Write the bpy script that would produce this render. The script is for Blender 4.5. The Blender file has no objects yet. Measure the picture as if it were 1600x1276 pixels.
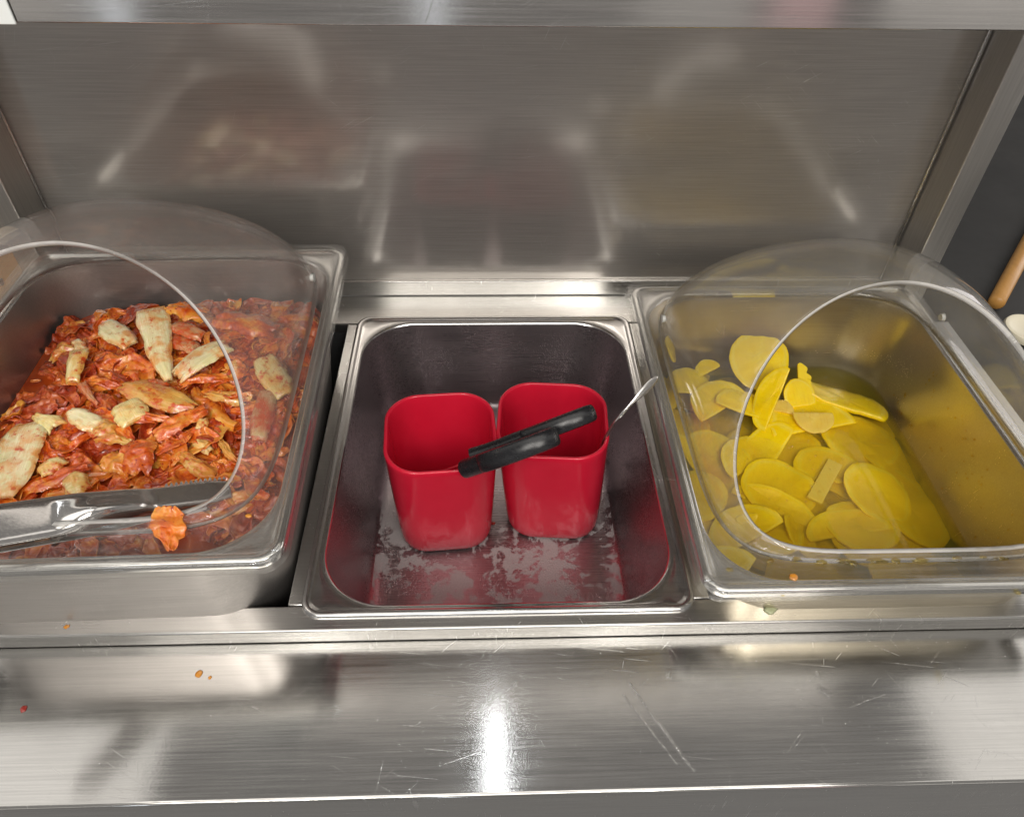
import bpy, math, random
import numpy as np
from mathutils import Vector, Matrix, noise as mnoise
random.seed(7)
rng = np.random.default_rng(11)
sc = bpy.context.scene
col = sc.collection
MM = 0.001

# ------------------------------------------------------------------ camera
F_PX, PITCH, YAW, ROLL = 1132.17, 0.772, 0.046, 0.023
CAM = np.array([-6.476, -247.997, 430.474])
def cam_axes():
    cp, sp, cy, sy = math.cos(PITCH), math.sin(PITCH), math.cos(YAW), math.sin(YAW)
    f = np.array([sy*cp, cy*cp, -sp]); r = np.array([cy, -sy, 0.0]); u = np.cross(r, f)
    c, s = math.cos(ROLL), math.sin(ROLL)
    return r*c+u*s, -r*s+u*c, f
AX_R, AX_U, AX_F = cam_axes()
def _ray(x, y): return AX_F+AX_R*(x-800)/F_PX-AX_U*(y-638)/F_PX
def at(x, y, z):
    """point (mm) at height z that the photograph shows at x, y"""
    d = _ray(x, y); return CAM+d*(z-CAM[2])/d[2]
cd = bpy.data.cameras.new('camera'); cam = bpy.data.objects.new('camera', cd); col.objects.link(cam)
cd.sensor_fit = 'HORIZONTAL'; cd.sensor_width = 36; cd.lens = 36*F_PX/1600
cd.clip_start = .02; cd.clip_end = 50
m = Matrix.Identity(4)
for i in range(3):
    m[i][0] = AX_R[i]; m[i][1] = AX_U[i]; m[i][2] = -AX_F[i]; m[i][3] = CAM[i]*MM
cam.matrix_world = m
sc.camera = cam

# ------------------------------------------------------------------ light
world = bpy.data.worlds.new('World'); sc.world = world; world.use_nodes = True
bg = world.node_tree.nodes['Background']
bg.inputs[0].default_value = (1.0, .96, .92, 1); bg.inputs[1].default_value = .14
def area(name, loc, target, sx, sy, radiance, colour):
    l = bpy.data.lights.new(name, 'AREA'); l.shape = 'RECTANGLE'; l.size = sx; l.size_y = sy
    l.energy = radiance*math.pi*sx*sy; l.color = colour
    o = bpy.data.objects.new(name, l); col.objects.link(o); o.location = loc
    o.rotation_euler = (Vector(target)-Vector(loc)).to_track_quat('-Z', 'Y').to_euler()
    return o
area('ceiling_panel_lamp_right', (2.085, .75, 1.6), (2.085, .75, 0), 1.7, 2.6, .60, (1, .96, .90))
area('ceiling_panel_lamp_left', (-1.76, .75, 1.6), (-1.76, .75, 0), 1.7, 2.6, .60, (1, .96, .90))
area('front_lamp', (0, -1.75, 1.75), (0, .15, 0), 2.6, 1.0, 3.5, (1, .95, .88))
for nm, x in (('front_tube_lamp', -.75), ('front_tube_lamp', .55)):
    area(nm, (x, -2.0, 1.75), (x*.3, .15, 0), .05, 1.2, 38, (1, .97, .92))
area('overhead_fill', (0, -.38, 1.85), (0, -.1, 0), 2.2, .7, 1.25, (1, .96, .90))  # unseen fill added to brighten the brine, kept out of counter reflections
area('side_window_lamp_right', (2.3, .95, .38), (.3, .15, .1), 1.5, .9, 1.7, (1, .95, .93))
area('side_window_lamp_left', (-2.3, .25, .75), (-.3, .15, .1), 1.3, .9, .6, (1, .96, .92))
area('tube_lamp', (0.005, .78, 1.8), (0.005, .78, 0), .014, 1.0, 14, (.92, .96, 1))
for nm, x, w_, rad, cc in (('shelf_streak_fill', -.20, .06, 2.2, (.85, .92, 1)), ('shelf_streak_fill_left', -1.36, .06, 2.2, (.85, .92, 1)), ('shelf_band_fill_left', -1.95, .8, .34, (1, .95, .88)),  # unseen areas added behind the camera for streaks and bands on the shelf
                        ('shelf_band_fill_right', 1.95, .8, .40, (1, .96, .90)), ('pink_reflection_strip', 1.18,   .22, .42, (1, .55, .58)), ('shelf_band_fill_middle', .78, .4, .22, (1, .96, .90))):  # the pink strip is invented, for a pink band mirrored in the shelf
    area(nm, (x, -2.5, -.05), (x*.3, .12, .3), w_, .8, rad, cc)
sc.view_settings.view_transform = 'Standard'; sc.view_settings.look = 'None'
sc.view_settings.exposure = .62; sc.view_settings.gamma = 1
sc.cycles.use_denoising = True
sc.cycles.max_bounces = 12; sc.cycles.transparent_max_bounces = 24
sc.cycles.caustics_reflective = False; sc.cycles.caustics_refractive = False
sc.cycles.sample_clamp_indirect = 6

# ------------------------------------------------------------------ materials
class NT:
    def __init__(s, name):
        s.m = bpy.data.materials.new(name); s.m.use_nodes = True
        s.t = s.m.node_tree; s.t.nodes.clear()
        s.out = s.n('ShaderNodeOutputMaterial')
    def n(s, kind, **kw):
        o = s.t.nodes.new(kind)
        for k, v in kw.items(): setattr(o, k, v)
        return o
    def l(s, a, b): s.t.links.new(a, b)
    def pos(s): return s.n('ShaderNodeNewGeometry').outputs['Position']
    def obj(s): return s.n('ShaderNodeTexCoord').outputs['Object']
    def mapped(s, vec, scale, rot=(0, 0, 0), loc=(0, 0, 0)):
        q = s.n('ShaderNodeMapping'); q.inputs['Scale'].default_value = scale
        q.inputs['Rotation'].default_value = rot; q.inputs['Location'].default_value = loc
        s.l(vec, q.inputs['Vector']); return q.outputs[0]
    def noise(s, vec, scale, detail=3, rough=.55, dist=0):
        q = s.n('ShaderNodeTexNoise'); q.inputs['Scale'].default_value = scale
        q.inputs['Detail'].default_value = detail; q.inputs['Roughness'].default_value = rough
        q.inputs['Distortion'].default_value = dist
        s.l(vec, q.inputs['Vector']); return q.outputs['Fac']
    def voro(s, vec, scale, feature='F1', out='Distance'):
        q = s.n('ShaderNodeTexVoronoi', feature=feature); q.inputs['Scale'].default_value = scale
        s.l(vec, q.inputs['Vector']); return q.outputs[out]
    def ramp(s, fac, stops, interp='LINEAR'):
        q = s.n('ShaderNodeValToRGB'); q.color_ramp.interpolation = interp
        e = q.color_ramp.elements
        while len(e) < len(stops): e.new(.5)
        for a, (p, c) in zip(e, stops):
            a.position = p; a.color = (c, c, c, 1) if isinstance(c, (int, float)) else (*c, 1)
        s.l(fac, q.inputs[0]); return q.outputs[0]
    def mr(s, v, a, b, c, d):
        q = s.n('ShaderNodeMapRange'); 
        for i, x in enumerate((a, b, c, d)): q.inputs[i+1].default_value = x
        s.l(v, q.inputs[0]); return q.outputs[0]
    def math(s, op, a, b=None):
        q = s.n('ShaderNodeMath', operation=op)
        for i, x in enumerate((a, b)):
            if x is None: continue
            if isinstance(x, (int, float)): q.inputs[i].default_value = x
            else: s.l(x, q.inputs[i])
        return q.outputs[0]
    def mix(s, fac, a, b, blend='MIX'):
        q = s.n('ShaderNodeMix', data_type='RGBA', blend_type=blend)
        for i, x in ((0, fac), (6, a), (7, b)):
            if isinstance(x, (int, float)): q.inputs[i].default_value = x
            elif isinstance(x, tuple): q.inputs[i].default_value = (*x, 1)
            else: s.l(x, q.inputs[i])
        return q.outputs[2]
    def bump(s, h, strength, dist=.001, normal=None):
        q = s.n('ShaderNodeBump'); q.inputs['Strength'].default_value = strength
        q.inputs['Distance'].default_value = dist; s.l(h, q.inputs['Height'])
        if normal is not None: s.l(normal, q.inputs['Normal'])
        return q.outputs[0]
    def prin(s, **kw):
        q = s.n('ShaderNodeBsdfPrincipled')
        for k, v in kw.items():
            k = k.replace('_', ' ')
            if isinstance(v, (int, float)): q.inputs[k].default_value = v
            elif isinstance(v, tuple): q.inputs[k].default_value = (*v, 1) if len(v) == 3 and 'Radius' not in k else v
            else: s.l(v, q.inputs[k])
        return q
    def done(s, sh): s.l(sh.outputs[0] if hasattr(sh, 'outputs') else sh, s.out.inputs['Surface']); return s.m
    def vec(s, x, y, z):
        q = s.n('ShaderNodeCombineXYZ')
        for i, v in enumerate((x, y, z)): q.inputs[i].default_value = v
        return q.outputs[0]

def steel(name, base=(.60, .585, .56), rough=.24, brush=(1, 0, 0), aniso=.6, scratch=.5, smudge=.5, dots=0.0, stain=None, vertical=False, haze=.4, specks=0.0, peel=0.0, marks=()):
    t = NT(name); p = t.pos(); ps = t.mapped(p, (1, 1, 1), (math.pi/2, 0, 0)) if vertical else p
    long, cross = 14, 900
    sc_ = tuple(long if b else cross for b in brush)
    br = t.noise(t.mapped(p, sc_), 1.0, 4, .6)
    sm = t.noise(p, 9, 5, .6, .4)
    # fine scratches in several directions: very stretched noise, kept only at its peaks
    s_all = None
    for k, (ang, sc1, sc2, th) in enumerate(((.5, 26, 900, .735), (-.7, 34, 1100, .735), (1.15, 22, 950, .74), (.12, 20, 1300, .72), (-1.3, 60, 1200, .735))):
        v = t.mapped(t.mapped(ps, (1, 1, 1), (0, 0, ang)), (sc1, sc2, sc1))
        q = t.ramp(t.noise(v, 1.0, 1.5, .5), ((th, 0.0), (th+.02, 1.0)))
        s_all = q if s_all is None else t.math('MAXIMUM', s_all, q)
    patch = t.ramp(t.noise(p, 14, 3), ((.45, 0.0), (.65, 1.0)))
    s_all = t.math('MULTIPLY', s_all, t.math('MULTIPLY', patch, scratch))
    for (ax, ay), (bx, by), wd_, amt in marks:        # single long scratches: (start, end, half width) in mm on the plate
        q = t.n('ShaderNodeMapping', vector_type='TEXTURE')
        L_ = math.hypot(bx-ax, by-ay)
        q.inputs['Location'].default_value = (ax*MM, ay*MM, 0); q.inputs['Rotation'].default_value = (0, 0, math.atan2(by-ay, bx-ax))
        q.inputs['Scale'].default_value = (L_*MM, wd_*MM, 1)
        bow_ = t.n('ShaderNodeVectorMath', operation='ADD'); t.l(ps, bow_.inputs[0])
        nz = t.n('ShaderNodeTexNoise'); nz.inputs['Scale'].default_value = 60; t.l(ps, nz.inputs['Vector'])
        off = t.n('ShaderNodeVectorMath', operation='SCALE'); t.l(nz.outputs['Color'], off.inputs[0]); off.inputs['Scale'].default_value = .003
        t.l(off.outputs[0], bow_.inputs[1]); t.l(bow_.outputs[0], q.inputs['Vector'])
        sp_ = t.n('ShaderNodeSeparateXYZ'); t.l(q.outputs[0], sp_.inputs[0])
        inx = t.math('MULTIPLY', t.math('GREATER_THAN', sp_.outputs[0], 0), t.math('LESS_THAN', sp_.outputs[0], 1))
        prof = t.mr(t.math('ABSOLUTE', sp_.outputs[1]), .2, 1, 1, 0)
        brk = t.ramp(t.noise(p, 420, 3, .7), ((.30, 0.0), (.62, .7)))
        s_all = t.math('MAXIMUM', s_all, t.math('MULTIPLY', t.math('MULTIPLY', inx, prof), t.math('MULTIPLY', brk, amt)))
    if specks > 0:
        dq = t.ramp(t.voro(p, 260), ((.05, 1.0), (.09, 0.0)))
        dn = t.ramp(t.noise(p, 20, 4), ((.5, 0.0), (.62, 1.0)))
        s_all = t.math('MAXIMUM', s_all, t.math('MULTIPLY', t.math('MULTIPLY', dq, dn), specks))
    rg = t.math('ADD', t.mr(sm, .3, .7, rough-.06*smudge, rough+.10*smudge), t.mr(br, .3, .7, -.03, .03))
    rg = t.math('ADD', rg, t.math('MULTIPLY', s_all, .25))
    c = t.mix(t.mr(br, .3, .7, 0, 1), tuple(x*.88 for x in base), tuple(min(1, x*1.08) for x in base))
    c = t.mix(t.math('MULTIPLY', t.mr(sm, .45, .75, 0, .35), smudge), c, tuple(x*.72 for x in base))
    c = t.mix(t.math('MULTIPLY', s_all, .7), c, (.88, .87, .86))
    h = t.math('ADD', t.math('MULTIPLY', br, .25), s_all)
    nrm = t.bump(h, .10, .0006)
    if peel > 0: nrm = t.bump(t.math('MULTIPLY', t.noise(p, 620, 2), t.ramp(t.noise(p, 8, 2), ((.35, .3), (.6, 1.0)))), peel, .001, nrm)
    if dots > 0:
        wall = t.ramp(t.noise(p, 22, 3), ((.42, 0.0), (.60, 1.0)))
        d = t.ramp(t.voro(p, 560), ((.0, 1.0), (.42, 0.0)))
        d2 = t.ramp(t.voro(p, 230), ((.0, 1.0), (.22, 0.0)))
        d = t.math('MULTIPLY', t.math('MAXIMUM', d, d2), wall)
        nrm = t.bump(d, dots, .0012, nrm)
    kw = dict(Metallic=1.0, Roughness=rg, Normal=nrm, Base_Color=c, Anisotropic=aniso)
    if stain:
        c2, met, rg2 = stain(t, p, c, rg); kw.update(Base_Color=c2, Metallic=met, Roughness=rg2)
    b = t.prin(**kw)
    if aniso > 0:
        q = t.n('ShaderNodeVectorMath', operation='CROSS_PRODUCT')
        t.l(t.n('ShaderNodeNewGeometry').outputs['True Normal'], q.inputs[0]); t.l(t.vec(*brush), q.inputs[1])
        t.l(q.outputs[0], b.inputs['Tangent'])
    if haze > 0:                                     # satin finish: a broad second lobe under the sharper one
        kw2 = dict(kw); kw2['Roughness'] = .55; kw2['Anisotropic'] = 0.0
        b2 = t.prin(**kw2); x = t.n('ShaderNodeMixShader'); x.inputs[0].default_value = haze
        t.l(b.outputs[0], x.inputs[1]); t.l(b2.outputs[0], x.inputs[2]); b = x
    return t.done(b)

def floor_residue(t, p, c, rg):
    # dried, chalky water marks on the floor of the middle pan, wet in between
    sep = t.n('ShaderNodeSeparateXYZ'); t.l(p, sep.inputs[0])
    low = t.math('LESS_THAN', sep.outputs[2], -.0962)
    n1 = t.noise(p, 30, 7, .66, .5); n2 = t.noise(p, 130, 4, .6)
    msk = t.ramp(t.math('ADD', n1, t.math('MULTIPLY', t.math('SUBTRACT', n2, .5), .42)), ((.49, 0.0), (.525, .85)))
    front = t.mr(sep.outputs[1], .19, .14, 0, 1)
    msk = t.math('MULTIPLY', t.math('MULTIPLY', msk, low), front)
    grain = t.noise(p, 700, 3)
    cc = t.mix(msk, c, t.mix(grain, (.33, .305, .30), (.54, .51, .50)))
    return cc, t.math('SUBTRACT', 1.0, t.math('MULTIPLY', msk, .75)), t.math('ADD', rg, t.math('MULTIPLY', msk, .35))

M = {}
def mk(x0, y0, x1, y1, w, amt):
    a, b = at(x0, y0, -18), at(x1, y1, -18); return (a[:2], b[:2], w, amt)
M['counter'] = steel('brushed_counter_steel', (.58, .57, .55), rough=.13, aniso=.75, scratch=.8, haze=.07, peel=.012, specks=.6, marks=(
    mk(985, 1062, 1088, 1200, 1.5, .9), mk(978, 1082, 1060, 1188, 1.0, .8), mk(1330, 1101, 1384, 1080, .45, .9), mk(1126, 1056, 1148, 1082, .9, .5),
    mk(1280, 1070, 1300, 1085, 3.0, .9), mk(1279, 1044, 1284, 1056, 1.6, .7), mk(1232, 1172, 1257, 1136, .35, .8), mk(1190, 1075, 1216, 1046, .35, .7),
    mk(590, 1236, 602, 1182, .4, .8), mk(570, 1238, 590, 1262, .5, .7), mk(690, 1192, 756, 1168, .45, .6), mk(398, 1098, 416, 1108, .5, .7), mk(520, 1040, 548, 1056, .4, .6)))
M['rail'] = steel('rail_steel', (.56, .55, .53), rough=.22, aniso=.6, scratch=.5, haze=.2, specks=.4)
M['panel'] = steel('back_panel_steel', (.54, .51, .48), rough=.12, aniso=0, scratch=.5, smudge=.6, vertical=True, haze=.68, specks=.3)
M['shelf'] = steel('shelf_steel', (.54, .52, .50), rough=.16, aniso=.8, scratch=.2, vertical=True, haze=.12)
M['post'] = steel('post_steel', (.55, .53, .50), rough=.3, brush=(0, 0, 1), aniso=.5, scratch=.3)
M['rim'] = steel('pan_rim_steel', (.64, .63, .62), rough=.15, aniso=0, scratch=.3, smudge=.5, haze=.14)
M['basin_centre'] = steel('damp_basin_steel', (.45, .39, .405), rough=.28, aniso=0, scratch=.1, dots=.28, stain=floor_residue, haze=.3)
M['basin'] = steel('basin_steel', (.48, .455, .435), rough=.32, aniso=0, scratch=.15, dots=.08, haze=.5)
M['basin_gold_reflection'] = steel('gold_reflection_basin_steel', (.64, .58, .46), rough=.22, aniso=0, scratch=.15, dots=.05, haze=.3)  # yellow reflection of radish and brine is tinted into the steel colour
M['tongs'] = steel('tongs_steel', (.66, .64, .62), rough=.10, aniso=0, scratch=.3, haze=.15)
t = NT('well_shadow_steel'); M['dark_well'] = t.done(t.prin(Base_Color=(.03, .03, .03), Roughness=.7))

def clear(name, haze=.05, tint=(.97, .97, .96), rough=.025, scuff=1.0):
    """clear plastic: see-through with mirror reflections at its skin and a little scuffed haze"""
    t = NT(name); p = t.pos()
    tr = t.n('ShaderNodeBsdfTransparent'); tr.inputs[0].default_value = (*tint, 1)
    gl = t.n('ShaderNodeBsdfGlossy'); gl.inputs['Roughness'].default_value = rough
    fr = t.n('ShaderNodeFresnel'); 
    bk = t.n('ShaderNodeNewGeometry').outputs['Backfacing']
    t.l(t.mr(bk, 0, 1, 1.49, 1/1.49), fr.inputs['IOR'])
    sc1 = t.noise(t.mapped(p, (60, 500, 120), (.4, .2, .6)), 1, 3); sc2 = t.noise(p, 18, 4)
    nb = t.bump(sc1, .03, .0005); t.l(nb, gl.inputs['Normal'])
    df = t.n('ShaderNodeBsdfDiffuse'); df.inputs[0].default_value = (.92, .90, .87, 1)
    tl = t.n('ShaderNodeBsdfTranslucent'); tl.inputs[0].default_value = (.92, .90, .87, 1)
    hz = t.n('ShaderNodeMixShader'); hz.inputs[0].default_value = .5; t.l(df.outputs[0], hz.inputs[1]); t.l(tl.outputs[0], hz.inputs[2])
    f = t.math('ADD', haze*.6, t.math('MULTIPLY', t.mr(sc2, .35, .7, 0, 1), haze*scuff))
    streak = t.ramp(sc1, ((.60, 0.0), (.66, 1.0)))
    f = t.math('ADD', f, t.math('MULTIPLY', streak, haze*.6*scuff))
    lw = t.n('ShaderNodeLayerWeight'); lw.inputs[0].default_value = .35
    f = t.math('ADD', f, t.math('MULTIPLY', t.math('POWER', lw.outputs['Facing'], 3.0), haze*1.6))
    a = t.n('ShaderNodeMixShader'); t.l(f, a.inputs[0]); t.l(tr.outputs[0], a.inputs[1]); t.l(hz.outputs[0], a.inputs[2])
    b = t.n('ShaderNodeMixShader'); t.l(fr.outputs[0], b.inputs[0]); t.l(a.outputs[0], b.inputs[1]); t.l(gl.outputs[0], b.inputs[2])
    return t.done(b)
M['clear'] = clear('clear_dome_plastic', .082, (.99, .99, .985))
M['clear_frame'] = clear('clear_frame_plastic', .04, (.98, .98, .97), .025)
M['clear_edge'] = clear('cut_edge_plastic', .75, (.9, .9, .88), .12)
M['drop'] = clear('brine_drop_liquid', .0, (.93, .84, .50), .02, 0)
M['pin'] = None
t = NT('pin_plastic'); M['pin'] = t.done(t.prin(Base_Color=(.8, .8, .76), Roughness=.3))

t = NT('red_melamine'); p = t.pos()
n_ = t.noise(p, 40, 4)
M['cup'] = t.done(t.prin(Base_Color=t.mix(n_, (.56, .008, .030), (.66, .016, .044)), Roughness=t.mr(n_, .3, .7, .10, .20),
    Normal=t.bump(t.noise(p, 90, 2), .02, .001), Specular_IOR_Level=.5))
t = NT('black_handle_plastic'); p = t.pos()
n_ = t.noise(t.mapped(p, (200, 200, 900), (.4, .7, 0)), 1, 3)
M['black'] = t.done(t.prin(Base_Color=(.012, .012, .014), Roughness=t.mr(n_, .3, .7, .22, .36), Normal=t.bump(n_, .06, .0004)))

# ------------------------------------------------------------------ mesh helpers (all lengths in millimetres)
def obj(name, V, Fs, mat, parent=None, origin=None, smooth=True, angle=35, mods=()):
    V = np.asarray(V, float)
    if origin is None:
        origin = np.array(parent['_o']) if parent is not None else np.array([V[:, 0].mean(), V[:, 1].mean(), V[:, 2].min()])
    origin = np.asarray(origin, float)
    me = bpy.data.meshes.new(name)
    me.from_pydata([tuple(v) for v in (V-origin)*MM], [], [tuple(int(i) for i in f) for f in Fs])
    for m_ in (mat if isinstance(mat, (list, tuple)) else [mat]): me.materials.append(m_)
    me.polygons.foreach_set('use_smooth', [smooth]*len(me.polygons))
    if smooth and angle: me.set_sharp_from_angle(angle=math.radians(angle))
    me.update()
    o = bpy.data.objects.new(name, me); col.objects.link(o)
    if parent is not None: o.parent = parent
    else: o.location = origin*MM
    for kind, kw in mods:
        md = o.modifiers.new(kind.lower(), kind)
        for k, v in kw.items(): setattr(md, k, v)
    return o
def thing(name, label, cat, loc, group=None):
    o = bpy.data.objects.new(name, None); col.objects.link(o)
    o.location = Vector(loc)*MM; o.empty_display_size = .02
    o['_o'] = [float(x) for x in loc]; o['label'] = label; o['category'] = cat
    if group: o['group'] = group
    return o
def tag(o, label, cat, group=None, kind=None):
    if label: o['label'] = label
    if cat: o['category'] = cat
    if group: o['group'] = group
    if kind: o['kind'] = kind
    return o
def box(x0, x1, y0, y1, z0, z1):
    V = [(x, y, z) for x in (x0, x1) for y in (y0, y1) for z in (z0, z1)]
    return V, [(0, 1, 3, 2), (4, 6, 7, 5), (0, 4, 5, 1), (2, 3, 7, 6), (0, 2, 6, 4), (1, 5, 7, 3)]
def bev(w, seg=2): return ('BEVEL', dict(width=w*MM, segments=seg, limit_method='ANGLE', angle_limit=math.radians(40)))
def sub(n=1): return ('SUBSURF', dict(levels=n, render_levels=n))
def sol(w, **k): return ('SOLIDIFY', dict(thickness=w*MM, **k))
def loft(rings, close_first=False, close_last=False):
    n = len(rings[0]); V = [tuple(p) for r in rings for p in r]; Fs = []
    for i in range(len(rings)-1):
        for j in range(n):
            k = (j+1) % n
            Fs.append((i*n+j, i*n+k, (i+1)*n+k, (i+1)*n+j))
    if close_first: Fs.append(tuple(range(n))[::-1])
    if close_last: Fs.append(tuple((len(rings)-1)*n+j for j in range(n)))
    return V, Fs
def join(*parts):
    V = []; Fs = []
    for v, f in parts:
        b = len(V); V += [tuple(x) for x in v]; Fs += [tuple(i+b for i in q) for q in f]
    return V, Fs
# directions at which every rim, frame and dome loop is sampled: dense around the four corners
_c = math.atan2(163, 133)
_base = list(np.linspace(0, 2*math.pi, 96, endpoint=False))
for a in (_c, math.pi-_c, math.pi+_c, 2*math.pi-_c):
    _base += list(a+np.linspace(-.2, .2, 34))
TH = np.array(sorted(set(round(float(a), 4) for a in _base)))
def rr_loop(cx, cy, z, hw, hd, r, rot=0.0):
    """rounded rectangle, sampled at the shared directions TH"""
    out = []
    r = min(r, hw-.1, hd-.1)
    for a in TH:
        c, s = math.cos(a), math.sin(a)
        t = min(hw/abs(c) if abs(c) > 1e-9 else 1e9, hd/abs(s) if abs(s) > 1e-9 else 1e9)
        x, y = abs(c)*t, abs(s)*t
        ix, iy = hw-r, hd-r
        if x > ix and y > iy:                    # in the corner: meet the arc
            c_, s_ = abs(c), abs(s); b = c_*ix+s_*iy
            t = b+math.sqrt(max(0, b*b-(ix*ix+iy*iy-r*r)))
        out.append((c*t, s*t))
    co, si = math.cos(rot), math.sin(rot)
    return [(cx+x*co-y*si, cy+x*si+y*co, z) for x, y in out]

# ------------------------------------------------------------------ the counter: one welded stainless unit
ctr = thing('serving_counter', 'brushed stainless steel serving counter holding three food pans, with back panel and overhead shelf', 'counter', (0, 150, -300))
BV = [bev(1.6, 3)]
obj('counter_top', *box(-900, 1000, -105.5, -6.5, -24, -18), M['counter'], ctr, mods=[bev(2.2, 4)])
obj('front_apron', *box(-900, 1000, -104.6, -90, -220, -24.2), M['rail'], ctr, mods=[bev(1, 2)])
obj('front_rail', *box(-900, 1000, -8.5, 10.5, -17.6, -3), M['rail'], ctr, mods=BV)
obj('divider_bar', *box(-141.5, -124.5, 11, 315.5, -14, -3.4), M['rail'], ctr, mods=[bev(.8, 2)])
obj('divider_bar', *box(124.5, 143, 11, 315.5, -14, -3.4), M['rail'], ctr, mods=[bev(.8, 2)])
obj('rear_ledge', *box(-425, 425, 316, 363.4, -14, -3), M['rail'], ctr, mods=[bev(1.2, 3)])
obj('rear_flange', *box(-425, 425, 361.5, 368, -2.6, 14.5), M['rail'], ctr, mods=[bev(1.2, 3)])
obj('back_panel', *box(-407, 397, 365.5, 369, 14.8, 420), M['panel'], ctr)
# dark well under the openings
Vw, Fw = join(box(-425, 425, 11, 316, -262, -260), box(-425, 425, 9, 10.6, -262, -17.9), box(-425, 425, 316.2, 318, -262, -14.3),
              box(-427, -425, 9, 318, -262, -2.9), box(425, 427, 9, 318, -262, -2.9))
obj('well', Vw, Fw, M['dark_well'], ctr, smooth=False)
obj('side_ledge', *box(-452, -404, 10.8, 315.8, -14, -3.5), M['rail'], ctr, mods=[bev(.8)])
obj('side_ledge', *box(404, 452, 10.8, 315.8, -14, -3.5), M['rail'], ctr, mods=[bev(.8)])
# posts: square tube, front face, inner return and a thin sealing bead by the panel
for s, x0, x1 in ((1, 398.5, 422), (-1, -431, -408)):
    obj('support_post', *box(x0, x1, 326, 372, -3, 420), M['post'], ctr, mods=[bev(1.2, 2)])
    xb = 396.2 if s > 0 else -407.0
    obj('panel_bead', *box(xb-1.6, xb+1.6, 362.6, 365.3, 15, 420), M['rim'], ctr, mods=[bev(.8, 2)])
# overhead shelf: a folded tray with a front lip
Vs, Fs_ = join(box(-440, 440, 118, 120, 322, 392), box(-440, 440, 120.2, 372, 322.4, 324))
obj('overhead_shelf', Vs, Fs_, M['shelf'], ctr, mods=[bev(.7, 2)])
t = NT('white_edge_cover'); M['white'] = t.done(t.prin(Base_Color=(.78, .80, .78), Roughness=.4))
obj('edge_cover', *box(-300, -219.5, 116.6, 117.8, 321.6, 392), M['white'], ctr, mods=[bev(.4, 2)])

# ------------------------------------------------------------------ pans
def make_pan(label, cx, cy, zr, rot, depth, hw, hd, bm, taper=15):
    t_ = thing('steel_food_pan', label, 'food pan', (cx, cy, zr-depth), 'rectangular steel food pans in the counter')
    L = lambda i, z, r: rr_loop(cx, cy, zr+z, hw-i, hd-i, r, rot)
    rim = [L(1.4, -7, 13), L(0, -6.2, 14), L(0, -2.6, 14), L(.5, -1.0, 14), L(1.6, -.1, 13), L(3, .2, 12), L(4.4, -.2, 11), L(5.4, -1.2, 11),
           L(6.2, -1.9, 12), L(7.4, -2.1, 40), L(8.6, -2.3, 46), L(9.6, -3.0, 46), L(10.2, -4.2, 46)]
    obj('rim', *loft(rim), M['rim'], t_, angle=60)
    b = [L(10.2, -4.2, 46), L(10.7, -7, 46), L(10.7+taper*.06, -14, 46)]
    for f in np.linspace(.2, .84, 6): b.append(L(11.2+taper*f, -14-(depth-14)*f, 46))
    b += [L(11.2+taper*.95, -depth*.93, 45), L(11.2+taper+3, -depth*.975, 43), L(11.2+taper+9, -depth+.6, 38), L(11.2+taper+18, -depth, 32)]
    for q in (.75, .5, .25, .06):
        b.append([(cx+(x-cx)*q, cy+(y-cy)*q, zr-depth) for x, y, z in L(11.2+taper+18, -depth, 32)])
    outer = [L(10.4, -8, 46)]
    for f in (.3, .6, .95): outer.append(L(10.2+taper*f, -8-(depth-8)*f, 47))
    outer += [L(11+taper+8, -depth-1.2, 40), L(11+taper+30, -depth-1.4, 20)]
    Vb, Fb = join(loft(b, close_last=True), loft(outer[::-1], close_first=True))
    obj('basin', Vb, Fb, bm, t_, angle=60)
    return t_
PC = make_pan('middle steel food pan, empty but for two red cups, wet chalky floor', 0, 162.5, 0, 0, 100, 132.5, 162.5, M['basin_centre'])
LX, LY, LROT, LZ = -259.6, 146.5, .02, 84
RX, RY, RZ = 259, 149.5, 43
PL = make_pan('raised left steel food pan filled with red kimchi', LX, LY, LZ, LROT, 150, 132.5, 162.5, M['basin'])
PR = make_pan('right steel food pan holding yellow radish slices in brine', RX, RY, RZ, 0, 150, 132.5, 162.5, M['basin_gold_reflection'])

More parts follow.
